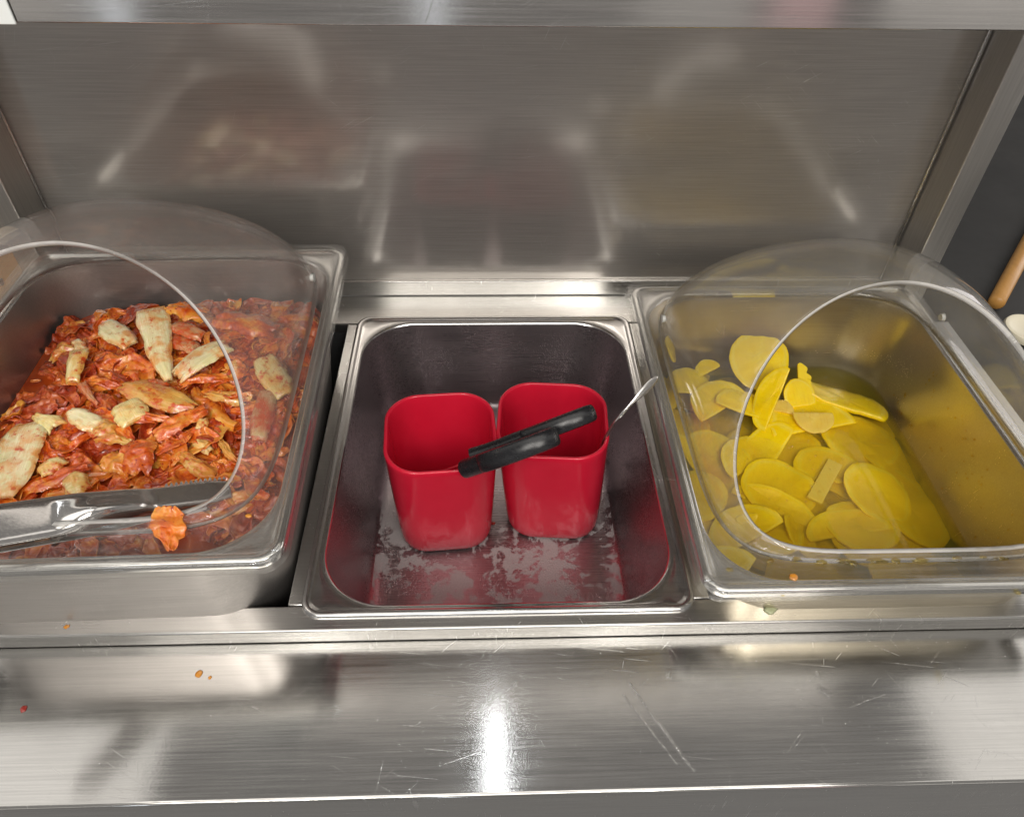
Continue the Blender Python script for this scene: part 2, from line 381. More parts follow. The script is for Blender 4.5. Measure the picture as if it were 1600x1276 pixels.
# ------------------------------------------------------------------ clear lids
DA, DB, N0, N1, DK, DM, DM2, KX = 120.3, 142.0, 5.55, 1.63, 1.978, .361, .386, .828
def make_lid(label, cx, cy, zf, rot, dcx, dcy, H, yc):
    """zf: top of the flange.  Frame = skirt + flange with a raised bead; dome cut open towards the diner."""
    t_ = thing('clear_pan_lid', label, 'pan lid', (cx, cy, zf-9), 'clear domed lids over the food pans')
    hw, hd = 136, 166
    L = lambda i, z, r: rr_loop(cx, cy, zf+z, hw-i, hd-i, r, rot)
    co, si = math.cos(rot), math.sin(rot)
    def foot(g, z):                                # the dome's footprint grown by g
        out = []
        for a in TH:
            c, s = math.cos(a), math.sin(a)
            tt = (abs(c/(DA+g))**N0+abs(s/(DB+g))**N0)**(-1/N0)
            x, y = c*tt, s*tt
            out.append((dcx+x*co-y*si, dcy+x*si+y*co, zf+z))
        return out
    top = [L(.4, -9.2, 15), L(-.6, -8.8, 15), L(0, -1.8, 14), L(.6, -.6, 14), L(2, 0, 12.5), L(5, 0, 10), L(6, .8, 10), L(7.2, 1.5, 9.5), L(9.6, 1.5, 9), L(10.8, .8, 9), L(11.8, 0, 9), foot(2.4, 0), foot(1.0, .6), foot(.0, 2.0)]
    bot = [foot(-1.6, 1.6), foot(-.8, -1.6), foot(1.0, -2.2), L(12.0, -2.2, 8), L(3.4, -2.2, 11), L(2.0, -3.2, 12), L(1.6, -9.0, 13)]
    rings = top+bot+[top[0]]
    obj('frame', *loft(rings), M['clear_frame'], t_, angle=50)
    # dome
    NS = 46
    Ss = np.concatenate([np.linspace(1, .9, 14), np.linspace(.9, .02, NS-14+1)[1:]])
    P = []; cut = []
    for S in Ss:
        zf_ = (1-S**DK)**(1/DK) if S < 1 else 0.0
        n = N0+(N1-N0)*zf_**KX
        for a in TH:
            T = math.atan2(math.sin(a)/DB, math.cos(a)/DA)
            c, s = math.cos(T), math.sin(T)
            rad = (abs(c)**n+abs(s)**n)**(-1/n)
            x, y, z = DA*S*rad*c, DB*S*rad*s+yc*zf_, H*zf_
            P.append((dcx+x*co-y*si, dcy+x*si+y*co, zf+1.2+z))
            tt = y+DB-8
            cut.append((z-13)-(H/114)*(DM*tt+DM2*tt*tt/100))
    n = len(TH)
    tris = []
    for i in range(len(Ss)-1):
        for j in range(n):
            k = (j+1) % n
            a, b, c, d = i*n+j, i*n+k, (i+1)*n+k, (i+1)*n+j
            tris += [(a, b, c), (a, c, d)]
    last = (len(Ss)-1)*n; P.append(tuple(np.mean(P[last:], axis=0))); cut.append(float(np.mean(cut[last:])))
    ci = len(P)-1
    for j in range(n): tris.append((last+j, last+(j+1) % n, ci))
    V = []; vid = {}; edge = {}; Fd = []
    def gv(i):
        if i not in vid: vid[i] = len(V); V.append(P[i])
        return vid[i]
    def ge(i, j):
        k = (min(i, j), max(i, j))
        if k not in edge:
            q = cut[i]/(cut[i]-cut[j]); edge[k] = len(V)
            V.append(tuple(np.array(P[i])+(np.array(P[j])-np.array(P[i]))*q))
        return edge[k]
    for tr in tris:
        poly = []
        for u_ in range(3):
            i, j = tr[u_], tr[(u_+1) % 3]
            if cut[i] <= 0: poly.append(gv(i))
            if (cut[i] <= 0) != (cut[j] <= 0): poly.append(ge(i, j))
        poly = [q for q, w in zip(poly, poly[1:]+poly[:1]) if q != w]
        if len(poly) >= 3: Fd.append(tuple(poly))
    obj('dome', V, Fd, [M['clear'], M['clear_edge']], t_, angle=0, mods=[sol(3.2, offset=0, material_offset_rim=1, use_rim=True)])
    # pivot pins near the back on both sides
    for sd in (-1, 1):
        px, py = sd*(DA-1.5), 88
        q0 = np.array([dcx+px*co-py*si, dcy+px*si+py*co, zf+17])
        rings = []
        for dx, r in ((-1.2, 2.0), (-1.2, 2.9), (1.2, 2.9), (1.6, 3.6), (1.7, 1.2)):
            rings.append([(q0[0]+sd*dx, q0[1]+r*math.cos(b), q0[2]+r*math.sin(b)) for b in np.linspace(0, 2*math.pi, 20, endpoint=False)])
        obj('pivot_pin', *loft(rings, True, True), M['pin'], t_, angle=40)
    return t_
make_lid('clear domed lid on the kimchi pan with steel tongs leaning through its opening', LX-1.2, LY, LZ+3, LROT, -261, 146, 110, -6.6)
make_lid('clear domed lid on the yellow radish pan, brine drops along its front lip', 258, 150.4, RZ+3, 0, 260, 147, 120, -6.6)

# ------------------------------------------------------------------ red cups
def make_cup(label, tcx, tcy, bcx, bcy, z0, z1, wt, dt_, wb, db, rot):
    rings = []
    def L(f, inset, r=None):
        w = wb+(wt-wb)*f**.8; d = db+(dt_-db)*f**.8
        cx = bcx+(tcx-bcx)*f; cy = bcy+(tcy-bcy)*f
        return rr_loop(cx, cy, z0+(z1-z0)*f, w/2-inset, d/2-inset, (r or 24+5*f)-inset*.7, rot)
    H = z1-z0
    rings.append(rr_loop(bcx, bcy, z0, wb/2-9, db/2-9, 16, rot))
    rings.append(rr_loop(bcx, bcy, z0, wb/2-3.5, db/2-3.5, 20, rot))
    rings.append(L(.008, 1.6)); rings.append(L(.03, .3))
    for f in np.linspace(.08, .94, 12): rings.append(L(f, 0))
    def Z(loop, dz): return [(x, y, z1+dz) for x, y, z in loop]
    rings += [Z(L(1, -.2), -1.8), Z(L(1, .1), -.7), Z(L(1, .9), 0), Z(L(1, 2.0), 0), Z(L(1, 2.8), -.8), Z(L(1, 3.1), -2.4)]
    for f in np.linspace(.94, .10, 10): rings.append(L(f, 3.3))
    rings.append(L(.06, 5)); rings.append(L(.045, 10)); rings.append(L(.045, 24, 18))
    V, Fs = loft(rings, True, True)
    o = obj('red_cup', V, Fs, M['cup'], origin=(bcx, bcy, z0), angle=60)
    return tag(o, label, 'cup', 'red cups standing in the middle pan')
make_cup('red square rounded cup, left one, with the scissors blades inside', -45.2, 159, -45.5, 157, -99.8, 10, 90, 89, 79, 78, math.radians(4))
make_cup('red square rounded cup, right one, with the spoon handle sticking out', 46.6, 171.5, 52, 168, -99.8, 10, 91, 88, 81, 78, math.radians(-4))

# ------------------------------------------------------------------ tube sweep helper
def sweep(P, R1, R2=None, up=(0, 0, 1), n=14, cap=True):
    """tube along the points P; R1 half width sideways, R2 half height along 'up'"""
    P = np.asarray(P, float); N = len(P)
    R1 = np.broadcast_to(R1, N); R2 = R1 if R2 is None else np.broadcast_to(R2, N)
    rings = []
    for i in range(N):
        tg = P[min(i+1, N-1)]-P[max(i-1, 0)]; tg = tg/np.linalg.norm(tg)
        u = np.asarray(up, float); sd = np.cross(tg, u); sd /= np.linalg.norm(sd); uu = np.cross(sd, tg)
        rings.append([tuple(P[i]+sd*R1[i]*math.cos(a)+uu*R2[i]*math.sin(a)) for a in np.linspace(0, 2*math.pi, n, endpoint=False)])
    return loft(rings, cap, cap)
def smooth_path(K, n):
    """Catmull-Rom through the key points K"""
    K = np.asarray(K, float); K = np.vstack([2*K[0]-K[1], K, 2*K[-1]-K[-2]])
    out = []
    for t_ in np.linspace(0, len(K)-3-1e-6, n):
        i = int(t_); f = t_-i; a, b, c, d = K[i:i+4]
        out.append(.5*((2*b)+(c-a)*f+(2*a-5*b+4*c-d)*f*f+(3*b-a-3*c+d)*f**3))
    return np.array(out)

# ------------------------------------------------------------------ scissors: blades in the left cup, handles seen nearly edge-on
Pp = at(736, 722, 15); Pe = at(925, 652, 62)
d = (Pe-Pp)/np.linalg.norm(Pe-Pp); Ls = np.linalg.norm(Pe-Pp)
view = (Pp-CAM)/np.linalg.norm(Pp-CAM)
side = -view-np.dot(-view, d)*d; side /= np.linalg.norm(side)            # towards the viewer
thick = np.cross(d, side); thick /= np.linalg.norm(thick)
if thick[2] < 0: thick = -thick
e_ = side*math.cos(.03)-thick*math.sin(.03); tn = thick*math.cos(.03)+side*math.sin(.03)
scs = thing('scissors', 'kitchen scissors with black plastic handles leaning across both red cups', 'scissors', Pp)
def bow(l0, l1, off, w, r1, r2, lift):
    ks = []
    for a in np.linspace(0, 2*math.pi, 40, endpoint=False):
        x = (l0+l1)/2+(l1-l0)/2*math.cos(a); yv = off+w*math.sin(a)*(1+.18*math.cos(a))
        ks.append(Pp+d*x+e_*yv+tn*lift*(1+.0*x))
    ks = np.array(ks); rings = []
    for i in range(len(ks)):
        tg = ks[(i+1) % 40]-ks[i-1]; tg /= np.linalg.norm(tg); sd = np.cross(tg, tn); sd /= np.linalg.norm(sd)
        rings.append([tuple(ks[i]+sd*r1*np.sign(math.cos(b))*abs(math.cos(b))**.7+tn*r2*np.sign(math.sin(b))*abs(math.sin(b))**.7) for b in np.linspace(0, 2*math.pi, 12, endpoint=False)])
    return loft(rings+[rings[0]])
def shank(p0, p1, p2, r1, r2):
    K = smooth_path([Pp+d*a+e_*b+tn*c for a, b, c in (p0, p1, p2)], 10)
    return sweep(K, np.linspace(r1, r2, 10), np.linspace(r2*1.05, r2, 10), up=tn)
Vh, Fh = join(bow(Ls*.16, Ls*.72, 17, 12, 4.6, 7.3, -2.9), shank((-5, 3, -2.9), (Ls*.16, 14, -2.9), (Ls*.42, 24, -2.9), 7.0, 7.2))
obj('handle', Vh, Fh, M['black'], scs, mods=[bev(.5)])
Vh, Fh = join(bow(Ls*.26, Ls*.97, -13, 12, 4.6, 6.6, 2.9), shank((1, -3, 3.6), (Ls*.18, -4, 2.9), (Ls*.46, -2, 2.9), 6.4, 6.6))
obj('handle', Vh, Fh, M['black'], scs, mods=[bev(.5)])
for sgn in (1, -1):
    Q = []
    for f, w in ((0, 6.5), (.1, 7), (.5, 5.5), (.85, 3), (1, .6)):
        c = Pp-d*(f*58-2)+tn*(1.1*sgn)
        Q.append([tuple(c+e_*w), tuple(c+e_*w*.1+tn*.8*sgn), tuple(c-e_*w), tuple(c-tn*.2*sgn)])
    obj('blade', *loft(Q, True, True), M['tongs'], scs, smooth=False)
rings = []
c = Pp-d*4+tn*2.0
for h, r in ((-5, 3.4), (.2, 3.4), (1.6, 3.0), (2.2, 1.6)):
    rings.append([tuple(c+tn*h+(d*math.cos(b)+e_*math.sin(b))*r) for b in np.linspace(0, 2*math.pi, 16, endpoint=False)])
obj('pivot_screw', *loft(rings, True, True), M['rim'], scs, angle=40)

# ------------------------------------------------------------------ spoon in the right cup
K = [at(950, 724, -70), at(940, 700, -8), at(958, 664, 24), at(988, 629, 43), at(1028, 588, 56)]
P = smooth_path(K, 40); f = np.linspace(0, 1, 40)
wd = np.interp(f, [0, .35, .70, .78, .84, .92, .97, 1], [1.8, 1.4, 1.5, 2.0, 3.0, 3.6, 2.7, .8])
upv = P[20]-CAM; upv = upv/np.linalg.norm(upv)*np.array([1, 1, 1])+np.array([-.5, .5, .1])
sp = thing('spoon', 'steel spoon with thin handle leaning out of the right red cup', 'spoon', (52, 168, -90))
obj('handle', *sweep(P, wd, np.interp(f, [0, .7, .85, 1], [1.1, 1.0, .8, .5]), up=upv, n=16), M['tongs'], sp, angle=0)
Vb = []; Fb = []
for i in range(9):
    for j in range(20):
        r = i/8; a = 2*math.pi*j/20
        Vb.append((60+20*r*math.cos(a)*.8, 162+14*r*math.sin(a)*.8, -86+8*r*r+8*r*math.cos(a)))
for i in range(8):
    for j in range(20): Fb.append((i*20+j, i*20+(j+1) % 20, (i+1)*20+(j+1) % 20, (i+1)*20+j))
obj('bowl', Vb, Fb, M['tongs'], sp, mods=[sol(1.2)])

# ------------------------------------------------------------------ tongs over the front lip of the left lid
A = at(358, 766, 50); B = at(80, 812, 95); B0 = at(0, 822, 107)
dr = (A-B0)/np.linalg.norm(A-B0); B1 = B0-dr*70
Lt = np.linalg.norm(A-B1)
upt = np.array([0, -.42, .9]); upt -= dr*np.dot(upt, dr); upt /= np.linalg.norm(upt)
sdt = np.cross(upt, dr); sdt /= np.linalg.norm(sdt)            # away from the viewer
if sdt[1] < 0: sdt = -sdt
def arm(dz, flip):
    ns, nc = 70, 17; V = []
    for i in range(ns):
        s_ = i/(ns-1)*Lt; fr = s_/Lt
        hw = np.interp(s_, [0, 70, 103, 110, 135, Lt-45, Lt-12, Lt], [12.5, 12.5, 12.6, 12.2, 10.2, 8.6, 8.6, 6.6])
        dep = np.interp(s_, [0, 95, 111, 140, Lt-50, Lt], [2.0, 2.5, 6.5, 6.0, 3.4, 2.0])
        for j in range(nc):
            v = j/(nc-1)*2-1
            z = dep*(1-abs(v)**7)
            # pressed boss near the shoulder
            bx, by = (s_-114)/11, (v+.25)/.5
            z += 4.2*math.exp(-(bx*bx if s_ < 114 else bx*bx*.18)-by*by)*(1 if s_ > 85 else 0)
            if j in (0, nc-1) and s_ > Lt-46: z += 1.6*(1 if (i % 2) else -.4)      # toothed jaw edge
            c = B1+dr*s_+sdt*(hw*v)+upt*(z*flip+dz+(-.0009*(s_-100)**2*.10))
            V.append(tuple(c))
    Fs = [(i*nc+j, (i+1)*nc+j, (i+1)*nc+j+1, i*nc+j+1) for i in range(ns-1) for j in range(nc-1)]
    return V, Fs
tg = thing('tongs', 'steel tongs with toothed jaw resting on the lid lip in the kimchi', 'tongs', B1)
obj('arm', *arm(2.5, 1), M['tongs'], tg, angle=0, mods=[sol(1.1), sub(1)])
obj('arm', *arm(-5.0, -1), M['tongs'], tg, angle=0, mods=[sol(1.1), sub(1)])
V = []; Fs = []
for k in range(13):
    for v in (1, ):
        c = A-dr*(2+k*3.1)+sdt*(8.4*v if k > 2 else 7.6*v)+upt*2.4
        b = len(V); V += [tuple(c-dr*1.3), tuple(c+dr*1.3), tuple(c+sdt*1.9*v+upt*.9), tuple(c-upt*1.2)]
        Fs += [(b, b+1, b+2), (b, b+2, b+3), (b+1, b+3, b+2), (b, b+3, b+1)]
obj('jaw_teeth', V, Fs, M['tongs'], tg, smooth=False)

# ------------------------------------------------------------------ kimchi
def fbm(x, y, z=0, o=4):
    return mnoise.fractal(Vector((x, y, z)), 1.0, 2.0, o)
def food(name, stops, rough=(.12, .45), scale=1.0, bump=.5, sss=0.0, streak=None, speck=True, coat=.3):
    t = NT(name); o = t.pos()
    a = t.noise(o, 70*scale, 5, .65, .6); b = t.noise(o, 420*scale, 4, .6)
    k = t.math('ADD', a, t.math('MULTIPLY', t.math('SUBTRACT', b, .5), .35))
    c = t.ramp(k, stops)
    if speck:
        v = t.voro(o, 300); w = t.noise(o, 60, 3)
        sp_ = t.math('MULTIPLY', t.ramp(v, ((.16, 1.0), (.24, 0.0))), t.ramp(w, ((.5, 0.0), (.58, 1.0))))
        c = t.mix(sp_, c, (.30, .012, .006))
    h = t.math('ADD', b, t.math('MULTIPLY', t.noise(o, 1200, 2), .25))
    q = t.prin(Base_Color=c, Roughness=t.mr(b, .3, .7, *rough), Normal=t.bump(h, bump, .0012),
               Coat_Weight=coat, Coat_Roughness=.03, Subsurface_Weight=sss, Subsurface_Radius=(.006, .002, .001), Subsurface_Scale=1.0)
    return t.done(q)
M['mass'] = food('kimchi_paste', ((.30, (.24, .018, .005)), (.45, (.48, .055, .010)), (.58, (.66, .12, .018)), (.72, (.74, .24, .04))), rough=(.08, .35), bump=.8, coat=.6)
M['leaf'] = food('kimchi_leaf', ((.32, (.38, .030, .005)), (.48, (.66, .11, .011)), (.61, (.79, .25, .03)), (.75, (.85, .50, .14))), rough=(.06, .22), scale=.8, bump=.6, coat=.6, sss=.15)
M['leaf_orange'] = food('kimchi_orange_leaf', ((.32, (.48, .05, .007)), (.50, (.72, .19, .018)), (.68, (.84, .42, .07))), rough=(.06, .22), scale=.5, bump=.35, coat=.6, sss=.15)
M['leaf_dark'] = food('kimchi_dark_leaf', ((.30, (.20, .016, .005)), (.5, (.42, .05, .010)), (.7, (.62, .16, .03))), rough=(.06, .22), scale=.8, bump=.7, coat=.6)
M['leaf_wet'] = food('kimchi_wet_scrap', ((.30, (.46, .045, .006)), (.50, (.70, .16, .015)), (.68, (.78, .30, .04))), rough=(.05, .2), scale=.9, bump=.6, coat=.6, sss=.2)
M['juice'] = None
t = NT('kimchi_juice_liquid'); p = t.pos(); n_ = t.noise(p, 45, 4)
M['juice'] = t.done(t.prin(Base_Color=t.mix(t.mr(n_, .3, .7, 0, 1), (.30, .028, .005), (.46, .075, .012)), Roughness=.06, Normal=t.bump(t.noise(p, 110, 2), .05, .001), Coat_Weight=.3))
def stem_mat(name, pale, edge, amount):
    """pale rib with fine veins along its own length, stained with red paste in patches"""
    t = NT(name); o = t.obj(); p = t.pos()
    vein = t.noise(t.mapped(o, (90, 900, 300)), 1, 3)
    c = t.mix(t.mr(vein, .3, .7, 0, 1), tuple(x*q for x, q in zip(pale, (.86, .82, .70))), pale)
    c = t.mix(t.mr(t.noise(o, 40, 3), .4, .7, 0, .45), c, (.70, .66, .26))
    ed = t.n('ShaderNodeAttribute', attribute_name='edge').outputs['Fac']
    big = t.noise(p, 62, 5, .62, .5)
    c = t.mix(t.mr(t.math('ADD', ed, t.math('MULTIPLY', t.math('SUBTRACT', big, .5), 1.1)), .74, 1.02, 0, .85), c, edge)
    c = t.mix(t.ramp(big, ((.5-amount*.2, 0.0), (.66-amount*.2, .75))), c, edge)
    st = t.math('ADD', t.noise(p, 120, 5, .7), t.math('MULTIPLY', big, .35))
    c = t.mix(t.ramp(st, ((.80-amount*.22, 0.0), (.90-amount*.22, 1.0))), c, (.58, .085, .015))
    c = t.mix(t.ramp(t.noise(p, 420, 2), ((.70, 0.0), (.74, .8))), c, (.45, .05, .01))
    h = t.math('ADD', vein, t.noise(p, 500, 3))
    return t.done(t.prin(Base_Color=c, Roughness=t.mr(vein, .3, .7, .16, .34), Normal=t.bump(h, .16, .0008), Coat_Weight=.7, Coat_Roughness=.03,
                         Subsurface_Weight=.35, Subsurface_Radius=(.006, .003, .0012), Subsurface_Scale=1.0))
M['stem_white'] = stem_mat('cabbage_rib_white', (.90, .80, .52), (.74, .30, .06), .26)
M['stem_yellow'] = stem_mat('cabbage_rib_yellow', (.88, .70, .34), (.78, .38, .07), .40)
M['stem_orange'] = stem_mat('cabbage_rib_orange', (.76, .42, .10), (.66, .22, .03), .5)
M['stem_pink'] = stem_mat('cabbage_rib_pink', (.66, .40, .22), (.55, .14, .04), .7)

JZ = 33.5
def pan_inside(cx, cy, z, zr, depth, rot, inset=.6, taper=15):
    f = (zr-z-14)/(depth-14)
    i = 11.2+taper*max(0, f)+inset
    return rr_loop(cx, cy, z, 132.5-i, 162.5-i, 46, rot)
# juice: a liquid body filling the pan up to its level
rings = [pan_inside(LX, LY, JZ-18, LZ, 150, LROT), pan_inside(LX, LY, JZ, LZ, 150, LROT, .25)]
top = rings[-1]
for q in (.97, .6, .25): rings.append([(LX+(x-LX)*q, LY+(y-LY)*q, JZ-(.9 if q < .97 else .6)) for x, y, z in top])
o = obj('kimchi_juice', *loft(rings, True, True), M['juice'], origin=(LX, LY, JZ-18), angle=50)
tag(o, 'glossy red kimchi juice pooled between the cabbage pieces', 'juice', kind='stuff')
# paste and shredded leaf, too fine to count: a lumpy bed plus many small crumpled shreds
def bed_height(x, y):
    u = (x-LX)/115; v = (y-LY)/140
    h = 34+10*max(0, v)*(.5+.5*min(1, max(0, u+1)))+2.5*u+1.0
    h += 10*fbm(x*.022, y*.022, 3)+9.0*fbm(x*.055, y*.055, 9, 3)+2.6*fbm(x*.2, y*.2, 5, 3)+1.2*abs(fbm(x*.5, y*.5, 1, 2))
    e = max(abs(u), abs(v)); h -= 26*max(0, e-.84)
    return h
nx, ny = 190, 220
V = []; Fs = []
loop = np.array(pan_inside(LX, LY, JZ-6, LZ, 150, LROT, 1.2))[:, :2]
rad = np.hypot(loop[:, 0]-LX, loop[:, 1]-LY); ang = np.unwrap(np.arctan2(loop[:, 1]-LY, loop[:, 0]-LX))
def inside(x, y, k=1.0):
    a = math.atan2(y-LY, x-LX)
    while a < ang[0]: a += 2*math.pi
    while a > ang[0]+2*math.pi: a -= 2*math.pi
    return math.hypot(x-LX, y-LY) < k*np.interp(a, np.append(ang, ang[0]+2*math.pi), np.append(rad, rad[0]))
idx = {}
for j in range(ny):
    for i in range(nx):
        x = LX-120+240*i/(nx-1); y = LY-150+300*j/(ny-1)
        if inside(x, y):
            idx[i, j] = len(V); V.append((x+1.5*fbm(x*.15, y*.15, 20, 2), y+1.5*fbm(x*.15, y*.15, 30, 2), bed_height(x, y)))
for j in range(ny-1):
    for i in range(nx-1):
        q = [(i, j), (i+1, j), (i+1, j+1), (i, j+1)]
        if all(k in idx for k in q): Fs.append(tuple(idx[k] for k in q))
def ribbon(c, yaw, L, W, crinkle, arch, tilt, seed, nl=12, nw=6, twist=0.0):
    """a limp strip of leaf, rolled and folded across its width"""
    V = []; cy_, sy_ = math.cos(yaw), math.sin(yaw); rr_ = random.Random(seed)
    ph0, ph1 = rr_.uniform(-2.0, 2.0), rr_.uniform(-2.0, 2.0); sg = rr_.choice((-1, 1))
    for i in range(nl):
        u = i/(nl-1)*2-1
        ph = ph0+(ph1-ph0)*(u+1)/2
        if abs(ph) < .15: ph = .15
        w = W*.62*(1-.5*u*u)*(1+.25*fbm(u*1.5+seed, 1.7*seed))
        xc = u*L/2; yc = W*.45*fbm(u*1.1+seed*3, 5.1)+L*.12*math.sin(u*1.6+seed); zc = arch*(1-u*u)+crinkle*fbm(u*1.8+seed, 3.3, 0, 2)
        for j in range(nw):
            v = j/(nw-1)*2-1
            y = w*math.sin(v*ph)/ph; z = sg*w*(1-math.cos(v*ph))/ph
            z += crinkle*.55*fbm(u*3+seed, v*2+seed*2, 0, 2)+crinkle*.25*math.sin(v*9+seed)*(.3+abs(u))
            tw = twist*u+tilt
            y, z = y*math.cos(tw)-z*math.sin(tw), y*math.sin(tw)+z*math.cos(tw)
            y += yc; z += zc; x = xc+crinkle*.6*fbm(v*2+seed, u+4, 1, 2)
            V.append((c[0]+x*cy_-y*sy_, c[1]+x*sy_+y*cy_, c[2]+z))
    return V, [(i*nw+j, (i+1)*nw+j, (i+1)*nw+j+1, i*nw+j+1) for i in range(nl-1) for j in range(nw-1)]
mass = obj('kimchi_paste', V, Fs, M['mass'], origin=(LX, LY, JZ-10), angle=0)
tag(mass, 'mound of red kimchi paste and finely shredded cabbage in the left pan', 'kimchi', kind='stuff')
R = random.Random(5)
shreds = {'leaf': [], 'leaf_dark': [], 'leaf_orange': []}
for k in range(420):
    for _ in range(20):
        x = LX+R.uniform(-112, 112); y = LY+R.uniform(-140, 140)
        if inside(x, y, .93) and (bed_height(x, y) > JZ or R.random() < .15): break
    z = bed_height(x, y)+R.uniform(-.5, 3)
    kind = R.choices(list(shreds), (5, 3, 1.6))[0]
    shreds[kind].append(ribbon((x, y, z), R.uniform(0, 6.28), R.uniform(14, 38), R.uniform(6, 14), R.uniform(1.2, 3.0), R.uniform(-1, 3), R.uniform(-.5, .5), k*1.37, nl=16, nw=8, twist=R.uniform(-.6, .6)))
for k in range(90):                                 # fine bits
    for _ in range(20):
        x = LX+R.uniform(-114, 114); y = LY+R.uniform(-142, 142)
        if inside(x, y, .95): break
    kind = R.choices(list(shreds), (5, 3, 2))[0]
    shreds[kind].append(ribbon((x, y, max(JZ-.5, bed_height(x, y))+R.uniform(-.5, 2.5)), R.uniform(0, 6.28), R.uniform(5, 15), R.uniform(2, 6), R.uniform(.6, 1.6), R.uniform(-.5, 2), R.uniform(-.5, .5), k*3.31, nl=8, nw=5, twist=R.uniform(-.6, .6)))
for k in range(150):
    for _ in range(20):
        x = LX+R.uniform(-108, 112); y = LY+R.uniform(-130, 138)
        if inside(x, y, .86) and (bed_height(x, y) > JZ or R.random() < .15): break
    z = bed_height(x, y)+R.uniform(-1, 3)
    kind = R.choices(list(shreds), (5, 2, 2))[0]
    shreds[kind].append(ribbon((x, y, z), R.uniform(0, 6.28), R.uniform(30, 62), R.uniform(9, 19), R.uniform(1.6, 3.4), R.uniform(-2, 3), R.uniform(-.45, .45), k*2.11+.3, nl=30, nw=12, twist=R.uniform(-.8, .8)))
for kind, txt in (('leaf', 'red orange'), ('leaf_dark', 'dark red'), ('leaf_orange', 'bright orange')):
    V, Fs = join(*shreds[kind])
    for i_, (vx, vy, vz) in enumerate(V):            # keep every shred inside the pan walls
        n_ = 0
        while not inside(vx, vy, .972) and n_ < 30: vx, vy, n_ = LX+(vx-LX)*.985, LY+(vy-LY)*.985, n_+1
        V[i_] = (vx, vy, vz)
    o = obj('kimchi_shreds', V, Fs, M[kind], origin=(LX, LY, JZ-10), angle=0, mods=[sol(.9, offset=0), sub(1)])
    tag(o, txt+' shreds of crumpled cabbage leaf scattered through the kimchi', 'kimchi shreds', kind='stuff')

t = NT('chilli_flake_skin'); M['flake'] = t.done(t.prin(Base_Color=t.mix(t.noise(t.pos(), 300, 1), (.30, .010, .004), (.62, .06, .010)), Roughness=.2, Coat_Weight=.6))
parts = []
for k in range(420):
    for _ in range(12):
        x = LX+R.uniform(-110, 112); y = LY+R.uniform(-138, 140)
        if inside(x, y, .93): break
    z = max(bed_height(x, y), JZ)+R.uniform(.4, 2.9); a = R.uniform(0, 6.28); r_ = R.uniform(.5, 1.5)
    tx, ty = R.uniform(-.5, .5), R.uniform(-.5, .5)
    V = [(x+r_*q*math.cos(a+b), y+r_*q*math.sin(a+b), z+r_*q*(tx*math.cos(b)+ty*math.sin(b))) for b, q in ((0, 1), (1.2, .7), (2.6, 1.1), (4, .6), (5.1, .9))]
    V += [(vx, vy, vz-.35) for vx, vy, vz in V]
    parts.append((V, [(0, 1, 2, 3, 4), (9, 8, 7, 6, 5)]+[(i, i+5, (i+1) % 5+5, (i+1) % 5) for i in range(5)]))
V, Fs = join(*parts)
tag(obj('chilli_flakes', V, Fs, M['flake'], origin=(LX, LY, JZ-10), smooth=False), 'red chilli flakes speckled all over the kimchi', 'chilli flakes', kind='stuff')
EDGE = []
def slab(p0, p1, w, thick, arch, cup, seed, wob=.12, jag=0.0, ns=26, nw=13, crk=0.0):
    """a rib of cabbage from p0 to p1: w = half widths along its length (mm), cupped across and arched along"""
    p0 = np.asarray(p0, float); p1 = np.asarray(p1, float); d_ = p1-p0; L = np.linalg.norm(d_); d_ /= L
    s_ = np.cross((0, 0, 1), d_); s_ /= np.linalg.norm(s_); u_ = np.cross(d_, s_)
    V = []; EDGE.clear()
    for sheet in (1, -1):
        for i in range(ns):
            f = i/(ns-1); endt = math.sin(math.pi*min(1, max(0, min(f, 1-f)*11+.12))/2)
            hw = np.interp(f, np.linspace(0, 1, len(w)), w)*(1+wob*fbm(f*3+seed, seed*1.7))
            for j in range(nw):
                v = j/(nw-1)*2-1
                th = thick*.5*(1-abs(v)**5)**.5*endt if abs(v) < 1 else 0
                x = f*L+jag*fbm(v*2.5+seed, f*.5+2)*(f-.5)*2-2.2*(v*v)*(1 if f < .5 else -1)*abs(f-.5)
                z = arch*(4*f*(1-f))-cup*(1-v*v)*-1+sheet*th+.9*fbm(f*3.3+seed, v*1.6, 4)+crk*(math.sin(v*7+3*f+seed)*.35*(.4+abs(v))+1.3*fbm(f*5+seed, v*2.4+seed, 2, 3)+1.5*abs(v)*math.sin(f*13+seed*5+v*2)*.5)
                y = v*hw+1.5*fbm(f*2+seed*2, 7.7)
                # local frame: x along, y across, z up
                V.append((x-L/2, y, z)); EDGE.append(max(abs(v), abs(2*f-1)**1.5))
    n1 = ns*nw; Fs = []
    for i in range(ns-1):
        for j in range(nw-1):
            a, b, c, e = i*nw+j, (i+1)*nw+j, (i+1)*nw+j+1, i*nw+j+1
            Fs.append((a, b, c, e)); Fs.append((n1+a, n1+e, n1+c, n1+b))
    def strip(l): 
        for a, b in zip(l, l[1:]): Fs.append((a, n1+a, n1+b, b))
    strip([j for j in range(nw)]); strip([(i)*nw+nw-1 for i in range(ns)])
    strip([(ns-1)*nw+j for j in range(nw)][::-1]); strip([i*nw for i in range(ns)][::-1])
    rot = Matrix((d_, s_, u_)).transposed()
    return V, Fs, rot, (p0+p1)/2
